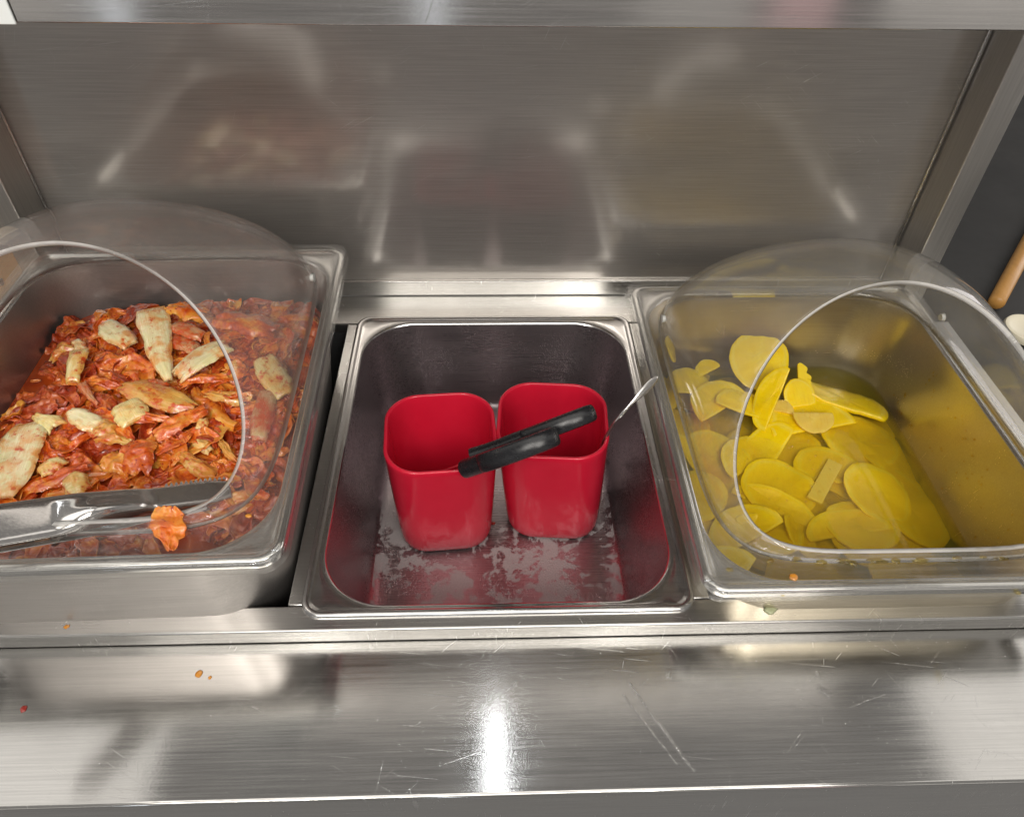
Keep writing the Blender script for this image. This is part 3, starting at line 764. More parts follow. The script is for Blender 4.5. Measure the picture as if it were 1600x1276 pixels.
def rib(name, label, cat, q0, z0, q1, z1, w, mat, thick=4.5, arch=2, cup=2.5, seed=1, group=None, **k):
    if cat == CR: thick *= .95; cup *= .6; arch *= .8; z0 += 1.8; z1 += 1.8
    V, Fs, rot, c = slab(at(*q0, z0), at(*q1, z1), w, thick, arch, cup, seed, **k)
    me = bpy.data.meshes.new(name); me.from_pydata([tuple(np.array(v)*MM) for v in V], [], Fs); me.materials.append(M[mat])
    me.attributes.new('edge', 'FLOAT', 'POINT').data.foreach_set('value', EDGE)
    me.polygons.foreach_set('use_smooth', [True]*len(me.polygons)); me.update()
    o = bpy.data.objects.new(name, me); col.objects.link(o)
    o.matrix_world = Matrix.Translation(Vector(c)*MM) @ rot.to_4x4()
    md = o.modifiers.new('subsurf', 'SUBSURF'); md.levels = md.render_levels = 1
    return tag(o, label, cat, group)
G1 = 'pale cabbage ribs in the kimchi'; G2 = 'orange and red cabbage leaves in the kimchi'
CR = 'cabbage rib'; CL = 'cabbage leaf'
rib('cabbage_rib', 'broad white cabbage rib standing at the back middle of the kimchi, tapering downward', CR, (236, 484), 62, (262, 596), 44, [11, 13, 12, 10, 7, 3], 'stem_white', 5, 3, 2, 1.1, G1)
rib('cabbage_rib', 'white oval cabbage rib at the back left of the kimchi', CR, (163, 506), 52, (205, 540), 48, [6, 10, 11, 10, 6], 'stem_white', 5, 2, 2.5, 2.3, G1)
rib('cabbage_rib', 'large white rectangular cabbage rib beside the clear lid edge', CR, (277, 588), 50, (352, 540), 56, [9, 11, 11.5, 11, 10.5], 'stem_white', 5, 3, 2, 3.7, G1, jag=4)
rib('cabbage_rib', 'largest pale cabbage rib lying at the far left edge by the tongs', CR, (46, 662), 43, (6, 778), 44, [9, 15, 17, 16, 13, 6], 'stem_white', 5, 2, 1, 4.2, G1)
rib('cabbage_rib', 'thin pale curved cabbage rib upright at the left of the kimchi', CR, (124, 548), 53, (114, 598), 49, [7, 7.5, 6, 4.5], 'stem_yellow', 4, 3, 2.5, 5.5, G1)
rib('cabbage_rib', 'slender pale cabbage sliver running down from the upright curved rib', CR, (126, 600), 49, (152, 632), 46, [4, 3.4, 2.6, 1.2], 'stem_pink', 3, 2, 1, 6.1, G1)
rib('cabbage_rib', 'short thick pale cabbage block in the middle of the kimchi', CR, (194, 632), 48, (214, 660), 47, [10, 12, 12, 10], 'stem_yellow', 6, 2, 2, 7.3, G1)
rib('cabbage_rib', 'pale cabbage rib with red paste blots left of the middle', CR, (108, 644), 49, (154, 668), 46, [3, 8, 9, 6], 'stem_white', 4.5, 2, 2, 8.8, G1)
rib('cabbage_rib', 'small flared pale cabbage rib above the largest left rib', CR, (55, 650), 44, (90, 668), 42, [3, 5, 8, 8.5], 'stem_yellow', 3.5, 2, 2, 9.1, G1, jag=3)
rib('cabbage_rib', 'small oval cream cabbage rib between the largest rib and the tongs', CR, (64, 742), 43, (102, 720), 43, [4, 7.5, 7.5, 3], 'stem_yellow', 4.5, 2, 2, 10.4, G1)
rib('cabbage_rib', 'rounded peach coloured cabbage rib just above the tongs', CR, (102, 768), 44, (140, 752), 45, [10, 12, 11, 7], 'stem_yellow', 5, 4, 3, 11.6, G1)
rib('cabbage_rib', 'little grey white cabbage piece at the back left wall side', CR, (118, 533), 47, (130, 549), 45, [4, 5, 4.5], 'stem_white', 3.5, 1, 1, 12.2, G1)
rib('cabbage_rib', 'pinkish cabbage rib behind the large rectangular white rib', CR, (266, 512), 54, (318, 528), 52, [5, 8, 8, 5], 'stem_pink', 4, 3, 3, 13.7, G1)
rib('cabbage_rib', 'second pinkish rib, lower, between the standing and rectangular white ribs', CR, (262, 528), 50, (306, 548), 48, [6, 8, 8, 6], 'stem_pink', 4, 2, 3, 14.5, G1)
rib('cabbage_rib', 'small pale cabbage rib lying under the standing white rib', CR, (222, 604), 44, (262, 606), 44, [4, 7, 7, 4], 'stem_pink', 4, 2, 2, 15.2, G1)
rib('cabbage_rib', 'small curled pale rib floating in juice at the right of the kimchi', CR, (305, 690), 41, (330, 706), 40, [3, 5, 5, 3], 'stem_yellow', 3.5, 3, 3, 16.4, G1)
rib('cabbage_rib', 'pale upright sliver at the right, by the lid edge', CR, (318, 655), 46, (314, 680), 42, [3, 4.5, 4, 2], 'stem_yellow', 3.5, 3, 2, 17.9, G1)
rib('cabbage_rib', 'pale rib blurred behind the clear lid at the right side of the kimchi', CR, (410, 560), 52, (448, 618), 46, [8, 11, 11, 7], 'stem_yellow', 5, 2, 2, 18.3, G1)
rib('cabbage_rib', 'pale rib seen through the lid near the right pan wall', CR, (420, 610), 46, (404, 690), 42, [6, 9, 9, 5], 'stem_pink', 5, 2, 2, 19.3, G1)
rib('cabbage_leaf', 'long orange cabbage leaf lying across the middle of the kimchi', CL, (190, 606), 48, (304, 640), 45, [6, 11, 12, 12, 10, 5], 'stem_orange', 2.2, 3, 3, 20.8, G2, crk=1.0, jag=4)
rib('cabbage_leaf', 'narrow bright orange leaf tip poking under the clear lid edge', CL, (322, 620), 48, (382, 626), 46, [2, 5.5, 7, 6.5], 'stem_orange', 2.2, 2, 2.5, 21.9, G2, crk=1.0, jag=4)
rib('cabbage_leaf', 'yellow fibrous cabbage leaf pointing at the jaw of the tongs', CL, (284, 712), 45, (332, 750), 43, [5, 5.5, 6.5, 7], 'stem_orange', 2.2, 2, 2, 22.4, G2, jag=6, crk=1.0)
rib('cabbage_leaf', 'yellow fan shaped leaf piece left of the middle', CL, (154, 668), 47, (184, 680), 44, [9, 9, 7, 4], 'stem_orange', 2.2, 2, 2, 23.5, G2, jag=4, crk=1.0)
rib('cabbage_leaf', 'thin orange strip trailing right from the fan shaped leaf', CL, (156, 684), 45, (210, 694), 43, [5, 5, 4, 2.5], 'stem_orange', 2.2, 2, 2, 24.1, G2, crk=1.0, jag=4)
rib('cabbage_leaf', 'orange leaf tip at the left end of the kimchi by the wall', CL, (84, 566), 42, (116, 540), 48, [3, 6, 8, 7], 'stem_orange', 2.2, 3, 3, 25.8, G2, crk=1.0, jag=4)
rib('cabbage_leaf', 'orange triangular leaf in front of the juice pool', CL, (170, 714), 45, (204, 742), 41, [7, 9, 7, 4], 'leaf_orange', 1.8, 3, 3, 26.6, G2, crk=1.5, jag=4)
rib('cabbage_leaf', 'thick curled red leaf right of the triangular leaf', CL, (222, 690), 47, (214, 744), 43, [9, 12, 11, 8], 'leaf', 1.8, 4, 3, 27.7, G2, crk=1.5, jag=4)
rib('cabbage_leaf', 'long rolled red leaf strip reaching up to the right', CL, (236, 690), 44, (322, 640), 48, [4, 8, 9, 8, 6], 'leaf', 1.8, 3, 2, 28.3, G2, crk=1.5, jag=4)
rib('cabbage_leaf', 'long brown red leaf strip lying low along the tongs', CL, (26, 772), 39, (140, 728), 42, [4, 8, 9, 9, 7, 4], 'leaf', 1.8, 2, 2, 29.9, G2, crk=1.5, jag=4)
rib('cabbage_leaf', 'folded red brown leaf below the crumpled round leaf', CL, (130, 596), 44, (186, 604), 45, [3, 5.5, 6, 4], 'leaf', 1.8, 3, 2, 30.6, G2, crk=1.5, jag=4)
rib('cabbage_leaf', 'dark red leaf roll in the shaded middle hollow', CL, (150, 618), 42, (180, 650), 42, [5, 7, 7, 5], 'leaf_dark', 1.8, 3, 3, 31.2, G2, crk=1.5, jag=4)
rib('cabbage_leaf', 'red leaf strip bridging the small juice pool in the middle', CL, (190, 662), 45, (264, 658), 45, [3, 4.5, 5, 4, 2], 'leaf', 1.8, 4, 2, 32.7, G2, crk=1.5, jag=4)
rib('cabbage_leaf', 'red leaf strip right of the rectangular rib', CL, (284, 602), 46, (352, 592), 48, [3, 5, 6, 5], 'leaf', 1.8, 3, 2, 33.9, G2, crk=1.5, jag=4)
rib('cabbage_leaf', 'narrow orange shaving near the lower right lid edge', CL, (342, 690), 45, (368, 720), 43, [2, 3.2, 3, 1.6], 'stem_orange', 2.2, 2, 1, 34.4, G2, crk=1.0, jag=4)
rib('cabbage_leaf', 'tangled orange leaf heap at the very back of the kimchi', CL, (264, 486), 60, (318, 496), 58, [6, 10, 10, 7], 'leaf_orange', 1.8, 4, 4, 35.1, G2, jag=6, wob=.4, crk=1.5)
rib('cabbage_leaf', 'red leaf behind the clear lid at the back right corner', CL, (340, 500), 56, (430, 520), 54, [8, 14, 14, 9], 'leaf', 1.8, 4, 4, 36.1, G2, wob=.3, crk=1.5, jag=4)
def crumple(label, q, z, size, mat, seed, squash=.5):
    """a rounded, folded leaf: a disc with radial and circular pleats"""
    c = at(*q, z); V = []; Fs = []; na, nr = 56, 20
    for i in range(nr+1):
        r = i/nr
        for j in range(na):
            a = 2*math.pi*j/na
            rr_ = size*r*(1+.22*fbm(math.cos(a)*1.3+seed, math.sin(a)*1.3))
            z_ = size*squash*(1-r**2.2)+1.7*math.sin(r*13+2.5*fbm(math.cos(a)+seed, math.sin(a), r*2))*r*(1.2-r*.5)+3.5*fbm(math.cos(a)*r*1.8+seed, math.sin(a)*r*1.8, 3)
            V.append((c[0]+rr_*math.cos(a), c[1]+rr_*math.sin(a)*.9, c[2]+z_))
    for i in range(nr):
        for j in range(na): Fs.append((i*na+j, (i+1)*na+j, (i+1)*na+(j+1) % na, i*na+(j+1) % na))
    o = obj('crumpled_leaf', V, Fs, M[mat], angle=0, mods=[sol(.8)])
    return tag(o, label, CL, G2)
crumple('crumpled round orange leaf curled below the back left white rib', (176, 572), 42, 19, 'leaf', 3.3)
crumple('translucent crumpled brown leaf right of the largest pale rib', (86, 700), 37, 17, 'leaf_orange', 8.1, .35)
crumple('crumpled dark leaf bunch at the left beside the pan wall', (84, 620), 38, 14, 'leaf_dark', 5.9, .4)
crumple('crumpled red leaf bunch right of the curled thick leaf', (262, 700), 40, 12, 'leaf', 6.7, .5)
crumple('crumpled red leaf bunch at the lower right by the jaw', (345, 735), 39, 11, 'leaf', 9.7, .5)

# ------------------------------------------------------------------ yellow radish in brine
BZ = -42.0
def slice_mat(name, c0, c1, tl=.35):
    t = NT(name); p = t.pos(); o = t.obj()
    a = t.noise(p, 55, 4, .6); b = t.noise(t.mapped(o, (70, 700, 70)), 1, 3)
    c = t.mix(t.math('ADD', t.mr(a, .3, .7, 0, .7), t.mr(b, .3, .7, 0, .3)), c0, c1)
    at_ = t.n('ShaderNodeAttribute', attribute_name='ring')
    core = t.ramp(t.math('ADD', at_.outputs['Fac'], t.math('MULTIPLY', t.math('SUBTRACT', a, .5), .3)), ((.0, .22), (.45, .0), (.80, .0), (.90, .55), (.97, .0)))
    c = t.mix(core, c, (.95, .80, .12))
    fib = t.noise(t.mapped(o, (420, 60, 60)), 1, 4, .6)
    c = t.mix(t.mr(fib, .5, .75, 0, .35), c, (.80, .46, .004))
    q = t.prin(Base_Color=c, Roughness=t.mr(a, .3, .7, .14, .3), Normal=t.bump(t.math('ADD', t.math('ADD', b, fib), t.noise(p, 600, 2)), .22, .0008), Coat_Weight=.12, Coat_Roughness=.05)
    tr = t.n('ShaderNodeBsdfTranslucent'); t.l(c, tr.inputs[0])
    x = t.n('ShaderNodeMixShader'); x.inputs[0].default_value = tl
    t.l(q.outputs[0], x.inputs[1]); t.l(tr.outputs[0], x.inputs[2])
    return t.done(x)
M['radish'] = slice_mat('radish_yellow', (1.0, .67, .003), (1.0, .76, .006), .18)
M['radish_pale'] = slice_mat('radish_pale_yellow', (.93, .68, .09), (.95, .76, .18))
def radish(label, q, z, ra, rb, rot, tilt=0, tiltdir=0, cut=None, mat='radish', th=2.1, bend=0, seed=1, name='radish_slice'):
    """thin slice: an ellipse, optionally cut straight across at 'cut' (-1..1 of its short half axis); bent and tilted"""
    c = at(*q, z); n = 60; pts = []; ra *= 1.2; rb *= 1.2
    for k in range(n):
        a = 2*math.pi*k/n; x, y = math.cos(a), math.sin(a)
        if cut is not None and y < cut: y = cut; x = x if abs(x) < math.sqrt(max(0, 1-cut*cut)) else math.copysign(math.sqrt(1-cut*cut), x)
        w = 1+.05*fbm(x*1.2+seed, y*1.2+seed)
        pts.append((x*ra*w, y*rb*w))
    my = np.mean([p[1] for p in pts]); pts = [(x, y-my) for x, y in pts]
    V = []; nr = 6
    def zz(x, y): return bend*((x/ra)**2-.3)+2.6*fbm(x*.03+seed, y*.03, seed)
    lay = [(.0, th/2), (.35, th/2), (.7, th/2), (.93, th/2), (1.0, th*.28), (1.0, -th*.28), (.93, -th/2), (.5, -th/2), (0, -th/2)]
    for f, h in lay:
        for x, y in pts: V.append((x*f, y*f, zz(x*f, y*f)+h))
    Fs = []
    for i in range(len(lay)-1):
        for j in range(n): Fs.append((i*n+j, i*n+(j+1) % n, (i+1)*n+(j+1) % n, (i+1)*n+j))
    ringv = [f for f, h in lay for _ in pts]
    rm = Matrix.Rotation(math.radians(tilt), 3, Vector((math.cos(math.radians(tiltdir)), math.sin(math.radians(tiltdir)), 0))) @ Matrix.Rotation(math.radians(rot), 3, 'Z')
    me = bpy.data.meshes.new(name); me.from_pydata([tuple(np.array(v)*MM) for v in V], [], Fs); me.materials.append(M[mat])
    me.polygons.foreach_set('use_smooth', [True]*len(me.polygons)); me.set_sharp_from_angle(angle=math.radians(50)); me.update()
    me.attributes.new('ring', 'FLOAT', 'POINT').data.foreach_set('value', ringv)
    o = bpy.data.objects.new(name, me); col.objects.link(o)
    o.matrix_world = Matrix.Translation(Vector(c)*MM) @ rm.to_4x4()
    return tag(o, label, 'radish slice', 'yellow radish slices in the brine')
# above the brine
radish('round radish slice leaning upright at the back, half behind the clear lid', (1186, 562), -20, 25, 24, 20, 38, 10, seed=1, bend=2)
radish('radish slice at the far left behind the lid, nearest the pan wall', (1080, 598), -30, 18, 19, 10, 12, 90, cut=-.4, seed=2)
radish('half moon radish slice behind the lid, left of the upright round one', (1118, 626), -33, 25, 24, 35, 14, 20, cut=-.1, seed=3, bend=3)
radish('radish slice crossed by the lid edge, left of the upright leaf shaped slice', (1162, 632), -33, 22, 18, -20, 14, 60, cut=-.3, seed=4)
radish('long leaf shaped radish slice standing on its edge in the middle', (1203, 622), -26, 28, 15, 58, 30, -40, cut=-.15, seed=5, bend=3)
radish('thick half oval radish slice at the back right edge of the pile', (1320, 626), -37, 33, 19, -28, 14, 140, cut=-.45, seed=6, th=4.5, bend=2)
radish('wide half disc radish slice lying at the middle of the pile', (1262, 655), -39.5, 34, 30, 10, 8, 0, cut=-.1, seed=7, bend=2)
radish('small wedge radish slice sticking up behind the wide half disc', (1249, 617), -31, 13, 15, 12, 30, 5, cut=-.5, seed=8)
radish('small pale wedge of radish left of the wide half disc', (1222, 637), -35, 9, 9, -15, 18, 20, cut=-.2, seed=9, mat='radish_pale')
radish('pale glinting quarter wedge lying on the wide half disc', (1272, 656), -33.5, 15, 14, 175, 10, 0, cut=-.25, seed=10, mat='radish_pale')
radish('yellow radish scrap stuck on the left pan wall behind the lid', (1048, 545), -8, 8, 12, 10, 55, 80, seed=11, th=2)
radish('small radish piece peeking up between the slices behind the lid', (1104, 575), -30, 11, 9, 30, 12, 0, cut=-.3, seed=12)
# notched tail piece
V = []; Fs = []
c0, c1 = at(1262, 612, -36), at(1250, 570, -18)
N_ = 18
for sh in (1, -1):
    for i in range(N_):
        f = i/(N_-1); w = 9*(1-f*.72); notch = 3.4*(abs(math.sin(f*9.5)))*(f > .25)
        c = c0+(c1-c0)*f
        V += [tuple(c+np.array([-w, 0, sh*1.3])), tuple(c+np.array([0, 1.5, sh*1.6])), tuple(c+np.array([w*.7+notch, 1.2, sh*.9]))]
for i in range(N_-1):
    for k in (0, 1):
        a = i*3+k; b = N_*3+a
        Fs += [(a, a+1, a+4, a+3), (b, b+3, b+4, b+1)]
    a = i*3; b = N_*3+a
    Fs += [(a, a+3, b+3, b), (a+2, b+2, b+5, a+5)]
tag(obj('radish_tail', V, Fs, M['radish'], angle=60), 'notched tail end of radish with small spikes standing at the back', 'radish piece')
# below the brine
S_ = [
 ('submerged half moon radish slice at the left, close to the lid edge', (1164, 712), -46, 26, 22, 40, 14, 60, -.1),
 ('submerged radish slice left of centre, its end just breaking the surface', (1196, 706), -46, 30, 20, 52, 16, -30, -.3),
 ('submerged rounded slice behind the left half moon', (1228, 694), -50, 26, 20, -20, 6, 0, None),
 ('large submerged oval slice below the back right half oval', (1344, 690), -49, 30, 25, -12, 8, 30, None),
 ('submerged oval slice left of the pale strip', (1216, 762), -48, 27, 24, -20, 8, 0, None),
 ('submerged slice standing on edge along the lower left', (1212, 788), -49, 30, 16, -34, 24, -30, -.1),
 ('submerged long slice under the pale strip', (1310, 744), -50, 33, 25, -40, 8, 0, -.5),
 ('submerged oval slice right of the pale strip', (1370, 770), -47.5, 23, 27, 10, 8, 60, None),
 ('largest submerged disc at the right, nearest the bare pan wall', (1414, 786), -52, 24, 38, 12, 6, 90, None),
 ('submerged slice along the right side behind the largest disc', (1390, 716), -54, 20, 34, 22, 6, 90, None),
 ('submerged slice at the front middle near the lip', (1322, 822), -50, 30, 17, 8, 12, 0, -.2),
 ('deep submerged disc at the front right near the lip', (1372, 838), -54, 34, 24, 10, 6, 0, None),
 ('small submerged slice upright at the front left', (1249, 836), -52, 10, 18, 10, 20, 90, None),
 ('small bright submerged sliver at the lower left lid edge', (1166, 811), -47, 8, 4, 12, 10, 0, None),
 ('deep submerged disc at the lower left behind the lid edge', (1170, 780), -58, 32, 28, 0, 5, 0, None),
 ('deep submerged disc under the middle of the pile', (1270, 700), -60, 36, 30, 0, 4, 0, None),
 ('deep submerged disc behind the lid at the left', (1110, 690), -56, 34, 30, 0, 5, 0, None),
 ('deep submerged disc behind the lid, lower left', (1140, 800), -56, 30, 26, 20, 5, 0, None),
 ('deep submerged disc at the front, left of the middle', (1230, 850), -60, 36, 26, 0, 5, 0, None),
 ('deep submerged disc under the wide half disc', (1240, 672), -52, 34, 26, 15, 5, 0, None)]
Rr = random.Random(21)
deep = []
for row in range(7):                                 # the covered slices deeper in the pile, row by row from front to back
    for c_ in range(6):
        deep.append((157+c_*36+Rr.uniform(-7, 7)+(row % 2)*14, 22+row*40+Rr.uniform(-8, 8)))
for k, (X_, Y_) in enumerate(deep):
    if X_ > 352: continue
    z = Rr.uniform(-68, -54) if (k % 2) else Rr.uniform(-62, -50)
    if X_ < 200: z = Rr.uniform(-51, -45)
    P3 = np.array([X_, Y_, z])-CAM; kk = P3@AX_F
    q = (800+F_PX*(P3@AX_R)/kk, 638-F_PX*(P3@AX_U)/kk)
    o = radish('yellow radish slice mostly covered by the slices above it in the brine', q, z, Rr.uniform(23, 30), Rr.uniform(19, 26), Rr.uniform(0, 180), Rr.uniform(2, 9), Rr.uniform(0, 360), Rr.choice((None, None, -.3)), seed=50+k*1.7, bend=2)
    o['group'] = 'covered radish slices deep in the pile'
for k, (lb, q, z, ra, rb, rot, ti, td, cu) in enumerate(S_):
    radish(lb, q, z, ra, rb, rot, ti, td, cu, seed=20+k*1.3, bend=1.5)
# pale bright strip
a_, b_ = at(1305, 722, -44.5), at(1272, 782, -45)
dd = (b_-a_); sw = np.array([dd[1], -dd[0], 0]); sw /= np.linalg.norm(sw)
V = [tuple(p+sw*s*6.5+np.array([0, 0, h])) for h in (1.2, -1.2) for p in (a_, b_) for s in (1, -1)]
Fs = [(0, 1, 3, 2), (4, 6, 7, 5), (0, 2, 6, 4), (1, 5, 7, 3), (0, 4, 5, 1), (2, 3, 7, 6)]
tag(obj('radish_strip', V, Fs, M['radish_pale'], smooth=False, mods=[bev(.7)]), 'pale straight strip of radish floating at the middle of the brine', 'radish strip')
# brine: closed liquid body, clear skin, tinted cloudy inside
t = NT('brine_liquid')
tr = t.n('ShaderNodeBsdfTransparent'); gl = t.n('ShaderNodeBsdfGlossy'); gl.inputs['Roughness'].default_value = .04
fr = t.n('ShaderNodeFresnel'); t.l(t.mr(t.n('ShaderNodeNewGeometry').outputs['Backfacing'], 0, 1, 1.33, 1/1.33), fr.inputs['IOR'])
t.l(t.bump(t.noise(t.pos(), 60, 2), .04, .001), gl.inputs['Normal'])
x = t.n('ShaderNodeMixShader'); t.l(fr.outputs[0], x.inputs[0]); t.l(tr.outputs[0], x.inputs[1]); t.l(gl.outputs[0], x.inputs[2])
t.l(x.outputs[0], t.out.inputs['Surface'])
va = t.n('ShaderNodeVolumeAbsorption'); va.inputs['Color'].default_value = (.998, .912, 0, 1); va.inputs['Density'].default_value = 125
vs = t.n('ShaderNodeVolumeScatter'); vs.inputs['Color'].default_value = (1, .90, .25, 1); vs.inputs['Density'].default_value = 32
ad = t.n('ShaderNodeAddShader'); t.l(va.outputs[0], ad.inputs[0]); t.l(vs.outputs[0], ad.inputs[1]); t.l(ad.outputs[0], t.out.inputs['Volume'])
M['brine'] = t.m
rings = [pan_inside(RX, RY, -92, RZ, 150, 0, 1.5), pan_inside(RX, RY, -70, RZ, 150, 0, .3), pan_inside(RX, RY, BZ-1, RZ, 150, 0, .3), pan_inside(RX, RY, BZ+.8, RZ, 150, 0, .2),
         pan_inside(RX, RY, BZ+.25, RZ, 150, 0, 1.0), pan_inside(RX, RY, BZ, RZ, 150, 0, 2.4)]
top = rings[-1]; bot = rings[0]
for q in (.8, .4, .05): rings.append([(RX+(x-RX)*q, RY+(y-RY)*q, BZ) for x, y, z in top])
rings = [[(RX+(x-RX)*.05, RY+(y-RY)*.05, -92) for x, y, z in bot]]+rings
o = obj('pickling_brine', *loft(rings, True, True), M['brine'], origin=(RX, RY, -92), angle=50)
tag(o, 'cloudy yellow brine covering the lower radish slices in the right pan', 'brine', kind='stuff')

R = random.Random(9); parts = []
for k in range(60):
    x, y = RX+R.gauss(-20, 55), RY+R.gauss(-10, 70)
    if abs(x-RX) > 100 or abs(y-RY) > 132: continue
    r_ = R.uniform(.5, 1.5); V = []; Fs = []
    for i in range(4):
        f = i/3
        for j in range(12): V.append((x+r_*f*math.cos(j*math.pi/6), y+r_*f*math.sin(j*math.pi/6), BZ+.1+.8*r_*math.sqrt(max(0, 1-f*f))))
    for i in range(3):
        for j in range(12): Fs.append((i*12+j, (i+1)*12+j, (i+1)*12+(j+1) % 12, i*12+(j+1) % 12))
    parts.append((V, Fs))
V, Fs = join(*parts)
M['bubble'] = clear('brine_bubble_film', .02, (.98, .93, .7), .02, 0)
tag(obj('brine_bubbles', V, Fs, M['bubble'], origin=(RX, RY, BZ), angle=0), 'tiny bubbles floating on the yellow brine', 'bubbles', kind='stuff')
# ------------------------------------------------------------------ drops and scraps
def blob(name, label, cat, c, rx, ry, h, mat, seed=1, group=None, wob=.25, up=None):
    V = []; Fs = []; na, nr = 22, 6
    for i in range(nr+1):
        r = i/nr
        for j in range(na):
            a = 2*math.pi*j/na; w = 1+wob*fbm(math.cos(a)*1.1+seed*3.1, math.sin(a)*1.1+seed)
            V.append((c[0]+rx*r*w*math.cos(a), c[1]+ry*r*w*math.sin(a), c[2]+h*math.sqrt(max(0, 1-r*r))+.05))
    for i in range(nr):
        for j in range(na): Fs.append((i*na+j, (i+1)*na+j, (i+1)*na+(j+1) % na, i*na+(j+1) % na))
    Fs.append(tuple(nr*na+j for j in range(na))[::-1])
    o = obj(name, V, Fs, mat, angle=0)
    return tag(o, label, cat, group)
t = NT('orange_sauce'); M['sauce'] = t.done(t.prin(Base_Color=(.62, .24, .02), Roughness=.12, Coat_Weight=.5))
t = NT('red_paste_dot'); M['paste'] = t.done(t.prin(Base_Color=(.26, .015, .008), Roughness=.25, Coat_Weight=.4))
t = NT('pale_green_scrap'); p = t.pos(); M['green'] = t.done(t.prin(Base_Color=t.mix(t.noise(p, 900, 3), (.34, .38, .18), (.62, .62, .42)), Roughness=.4))
blob('sauce_drop', 'larger orange sauce drop on the counter top, left', 'sauce drop', at(311, 1052, -18), 2.4, 2.6, .7, M['sauce'], 1)
blob('sauce_drop', 'tiny orange sauce drop just right of the larger one', 'sauce drop', at(328, 1058, -18), 1.2, 1.3, .5, M['sauce'], 2)
blob('red_speck', 'dark red paste speck alone on the counter top at the far left', 'speck', at(37, 1107, -18), 2.2, 2.4, .8, M['paste'], 3)
blob('sauce_smear', 'dried orange smear on the front rail at the left', 'smear', at(104, 978, -3), 1.8, 1.6, .4, M['sauce'], 4, wob=.7)
blob('cabbage_scrap', 'pale green cabbage scrap on the front rail below the right pan', 'scrap', at(1202, 952, -3), 5.0, 3.2, 1.8, M['green'], 5, wob=.5)
blob('sauce_drop', 'soft orange drop on the front flange of the right lid', 'sauce drop', at(1240, 901, RZ+3.2), 3.2, 2.6, 1.1, M['sauce'], 6)
blob('orange_crumb', 'orange crumb on the front right corner of the left lid', 'crumb', at(388, 806, LZ+3.5), 2.0, 1.4, .9, M['sauce'], 7, wob=.6)
blob('sauce_smear', 'brown red sauce smear on the front rim of the left red cup', 'smear', at(742, 738, 10.0), 2.6, .9, .35, M['paste'], 12, wob=.8)
blob('red_speck', 'small dark red speck on the floor of the middle pan between the cups', 'speck', at(771, 817, -99.6), 2.0, 2.0, .5, M['paste'], 8)
DROPS = ['small brine drop on the right lid lip, below the curve of the opening', 'round brine drop right of the orange drop on the lid lip', 'wide brine drop left of the longest drop on the lid lip',
         'short brine drop touching the wide one on the lid lip', 'longest flat brine drop on the lid lip', 'brine drop just right of the longest drop', 'second longest brine drop on the lid lip',
         'brine drop right of the second longest drop', 'small round brine drop near the right end of the lid lip', 'leftmost brine drop on the lip flange of the right lid',
         'tiny brine drop hanging on the lower lid skirt at the left', 'brine drop on the lower lid skirt at the right picture edge', 'flat rightmost brine drop on the lid lip', 'brine drop at the front left corner of the right lid']
# kimchi spilled over the lip of the left lid
V = []; Fs = []; nn = 26; mmx = 16
for i in range(nn):
    f = i/(nn-1)
    q = np.array([262, 790])+np.array([6, 68])*f
    w = np.interp(f, [0, .2, .5, .68, .85, 1], [6, 9, 10.5, 7, 4.5, 1.5])
    z = np.interp(f, [0, .25, .45, .6, 1], [LZ+19.5, LZ+16.5, LZ+7, LZ+5.5, LZ+5.6])
    c = at(q[0], q[1], z)
    for j in range(mmx):
        v = j/(mmx-1)*2-1
        V.append((c[0]+w*v*(1+.35*fbm(f*5, v*.4+3)*abs(v)), c[1]-1.0+1.2*fbm(v*2, f*3, 2), z+1.6*(1-v*v)+2.2*fbm(f*6+1, v*3, 7, 3)))
for i in range(nn-1):
    for j in range(mmx-1): Fs.append((i*mmx+j, (i+1)*mmx+j, (i+1)*mmx+j+1, i*mmx+j+1))
tag(obj('spilled_kimchi', V, Fs, M['leaf_wet'], angle=0, mods=[sol(.8), sub(1)]), 'wet orange kimchi scrap hanging over the front lip of the left lid', 'kimchi scrap')
for k, (q, z, rx, ry) in enumerate((((1245, 874), RZ+4.4, 3.2, 1.5), ((1284, 878), RZ+4.4, 3.4, 1.9), ((1318, 876), RZ+4.4, 4.6, 2.0), ((1334, 880), RZ+4.2, 2.4, 2.2),
        ((1370, 876), RZ+4.4, 7.5, 2.2), ((1400, 876), RZ+4.4, 3.0, 2.4), ((1440, 875), RZ+4.4, 5.5, 1.8), ((1496, 872), RZ+4.4, 3.0, 1.8), ((1536, 870), RZ+4.4, 2.2, 1.4),
        ((1204, 876), RZ+4.4, 2.2, 1.6), ((1222, 930), RZ-5.5, 1.4, 1.0), ((1590, 926), RZ-4, 2.2, 1.6), ((1565, 873), RZ+4.4, 4, 1.3), ((1140, 890), RZ+3.2, 2.4, 1.6))):
    c = at(*q, z)
    blob('brine_drop', DROPS[k], 'brine drop', c, rx, ry, 1.3, M['drop'], 30+k, 'brine drops along the right lid lip', wob=.5)
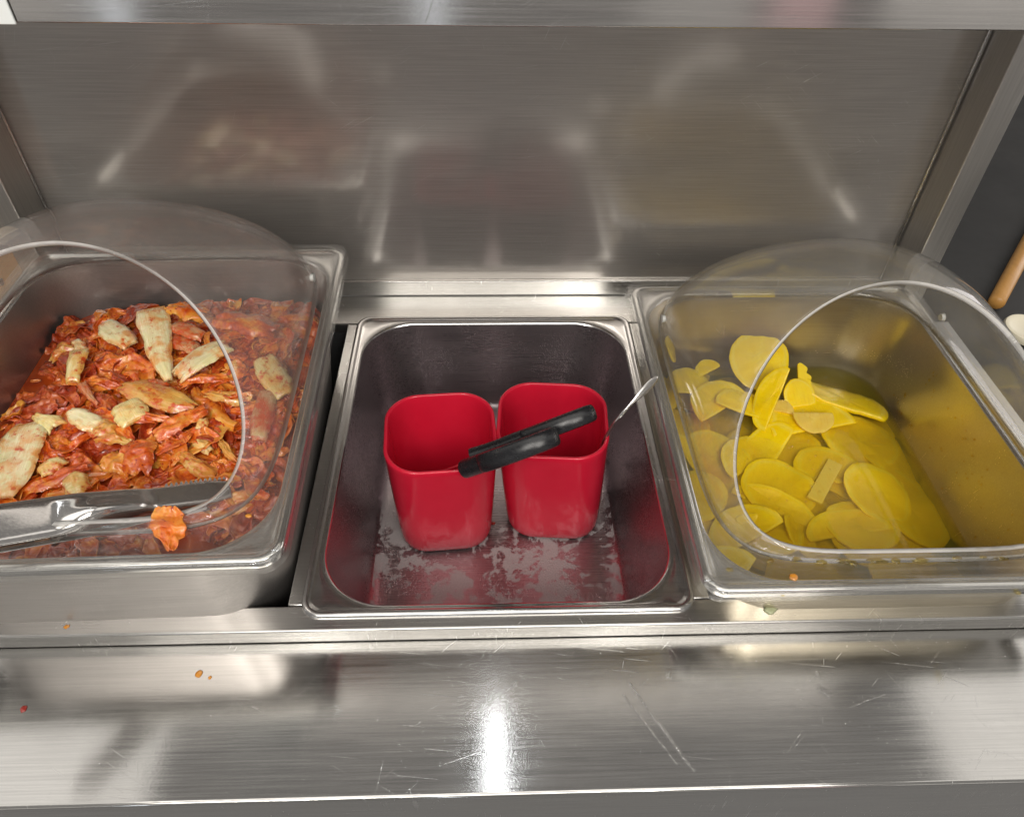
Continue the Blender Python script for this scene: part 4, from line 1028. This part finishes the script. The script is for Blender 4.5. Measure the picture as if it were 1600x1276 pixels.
# tiny droplets on the bare right wall of the radish pan: too small to count
R = random.Random(3); parts = []
for k in range(70):
    f = R.random(); z = RZ-20-58*f; y = R.uniform(30, 240)
    fz = (RZ-z-14)/136; xw = RX+132.5-(11.2+15*max(0, fz))-.15
    ry, rz = R.uniform(.4, 1.3), R.uniform(.6, 2.4)*R.uniform(.5, 1)
    V = []; Fs = []
    for i in range(4):
        r = i/3
        for j in range(10):
            a = 2*math.pi*j/10
            V.append((xw-.9*math.sqrt(max(0, 1-r*r))*min(ry, 1), y+ry*r*math.cos(a), z+rz*r*math.sin(a)))
    for i in range(3):
        for j in range(10): Fs.append((i*10+j, i*10+(j+1) % 10, (i+1)*10+(j+1) % 10, (i+1)*10+j))
    parts.append((V, Fs))
V, Fs = join(*parts)
tag(obj('wall_droplets', V, Fs, M['drop'], angle=0), 'tiny droplets clinging to the right inner wall of the radish pan', 'droplets', kind='stuff')

# ------------------------------------------------------------------ what shows beside the counter
t = NT('dark_table_top'); p = t.pos(); n_ = t.noise(p, 7, 5)
M['dark'] = t.done(t.prin(Base_Color=t.mix(n_, (.012, .012, .012), (.035, .034, .033)), Specular_IOR_Level=.25, Roughness=t.mr(t.noise(p, 20, 4), .3, .7, .35, .55), Normal=t.bump(t.noise(p, 400, 2), .05, .0005)))
t = NT('orange_wood'); p = t.pos(); M['wood'] = t.done(t.prin(Base_Color=t.mix(t.noise(t.mapped(p, (160, 30, 160)), 1, 4), (.34, .16, .035), (.52, .27, .07)), Roughness=.4))
t = NT('cream_plastic'); M['cream'] = t.done(t.prin(Base_Color=(.72, .66, .50), Roughness=.4))
t = NT('brown_board'); p = t.pos(); M['board'] = t.done(t.prin(Base_Color=t.mix(t.noise(t.mapped(p, (20, 160, 20)), 1, 4), (.20, .11, .045), (.34, .20, .09)), Roughness=.45))
t = NT('beige_wall'); M['beige'] = t.done(t.prin(Base_Color=(.52, .46, .38), Roughness=.7))
o = obj('table_top', *box(455, 2400, -200, 2400, -60, -40), M['dark'], origin=(900, 400, -60), mods=[bev(2)])
tag(o, 'black table top standing to the right behind the counter', 'table')
p0, p1 = at(1556, 474, -31), at(1640, 318, -31)
tag(obj('wooden_stick', *sweep([p0+(p1-p0)*f for f in (0, .01, .3, .6, 1, 1.6)], [6.5, 8.4, 8.8, 9, 9, 9], n=18), M['wood'], angle=60), 'round orange wooden stick lying on the black table', 'stick')
c = at(1606, 520, -37)
rings = [[(c[0]+r*math.cos(a), c[1]+r*1.05*math.sin(a), z) for a in np.linspace(0, 2*math.pi, 40, endpoint=False)] for r, z in ((19, -39.8), (24, -38), (25, -34), (23.5, -31), (21, -30.5), (18, -32), (6, -32.5))]
tag(obj('cream_saucer', *loft(rings, True, True), M['cream'], angle=50), 'small cream coloured round dish on the black table, cut by the right picture edge', 'dish')
o = obj('brown_board', *box(-900, -462, 200, 470, -34, -16), M['board'], mods=[bev(2)])
tag(o, 'brown wooden board lying left of the counter', 'board')
o = obj('left_table_top', *box(-2400, -455, -200, 2400, -62, -42), M['dark'], origin=(-900, 400, -62), mods=[bev(2)])
tag(o, 'dark table top standing left behind the counter', 'table')
o = obj('beige_cabinet', *box(-1400, -520, 520, 900, -41.8, 180), M['beige'], mods=[bev(3)])
tag(o, 'beige cabinet side standing behind the left post', 'cabinet')
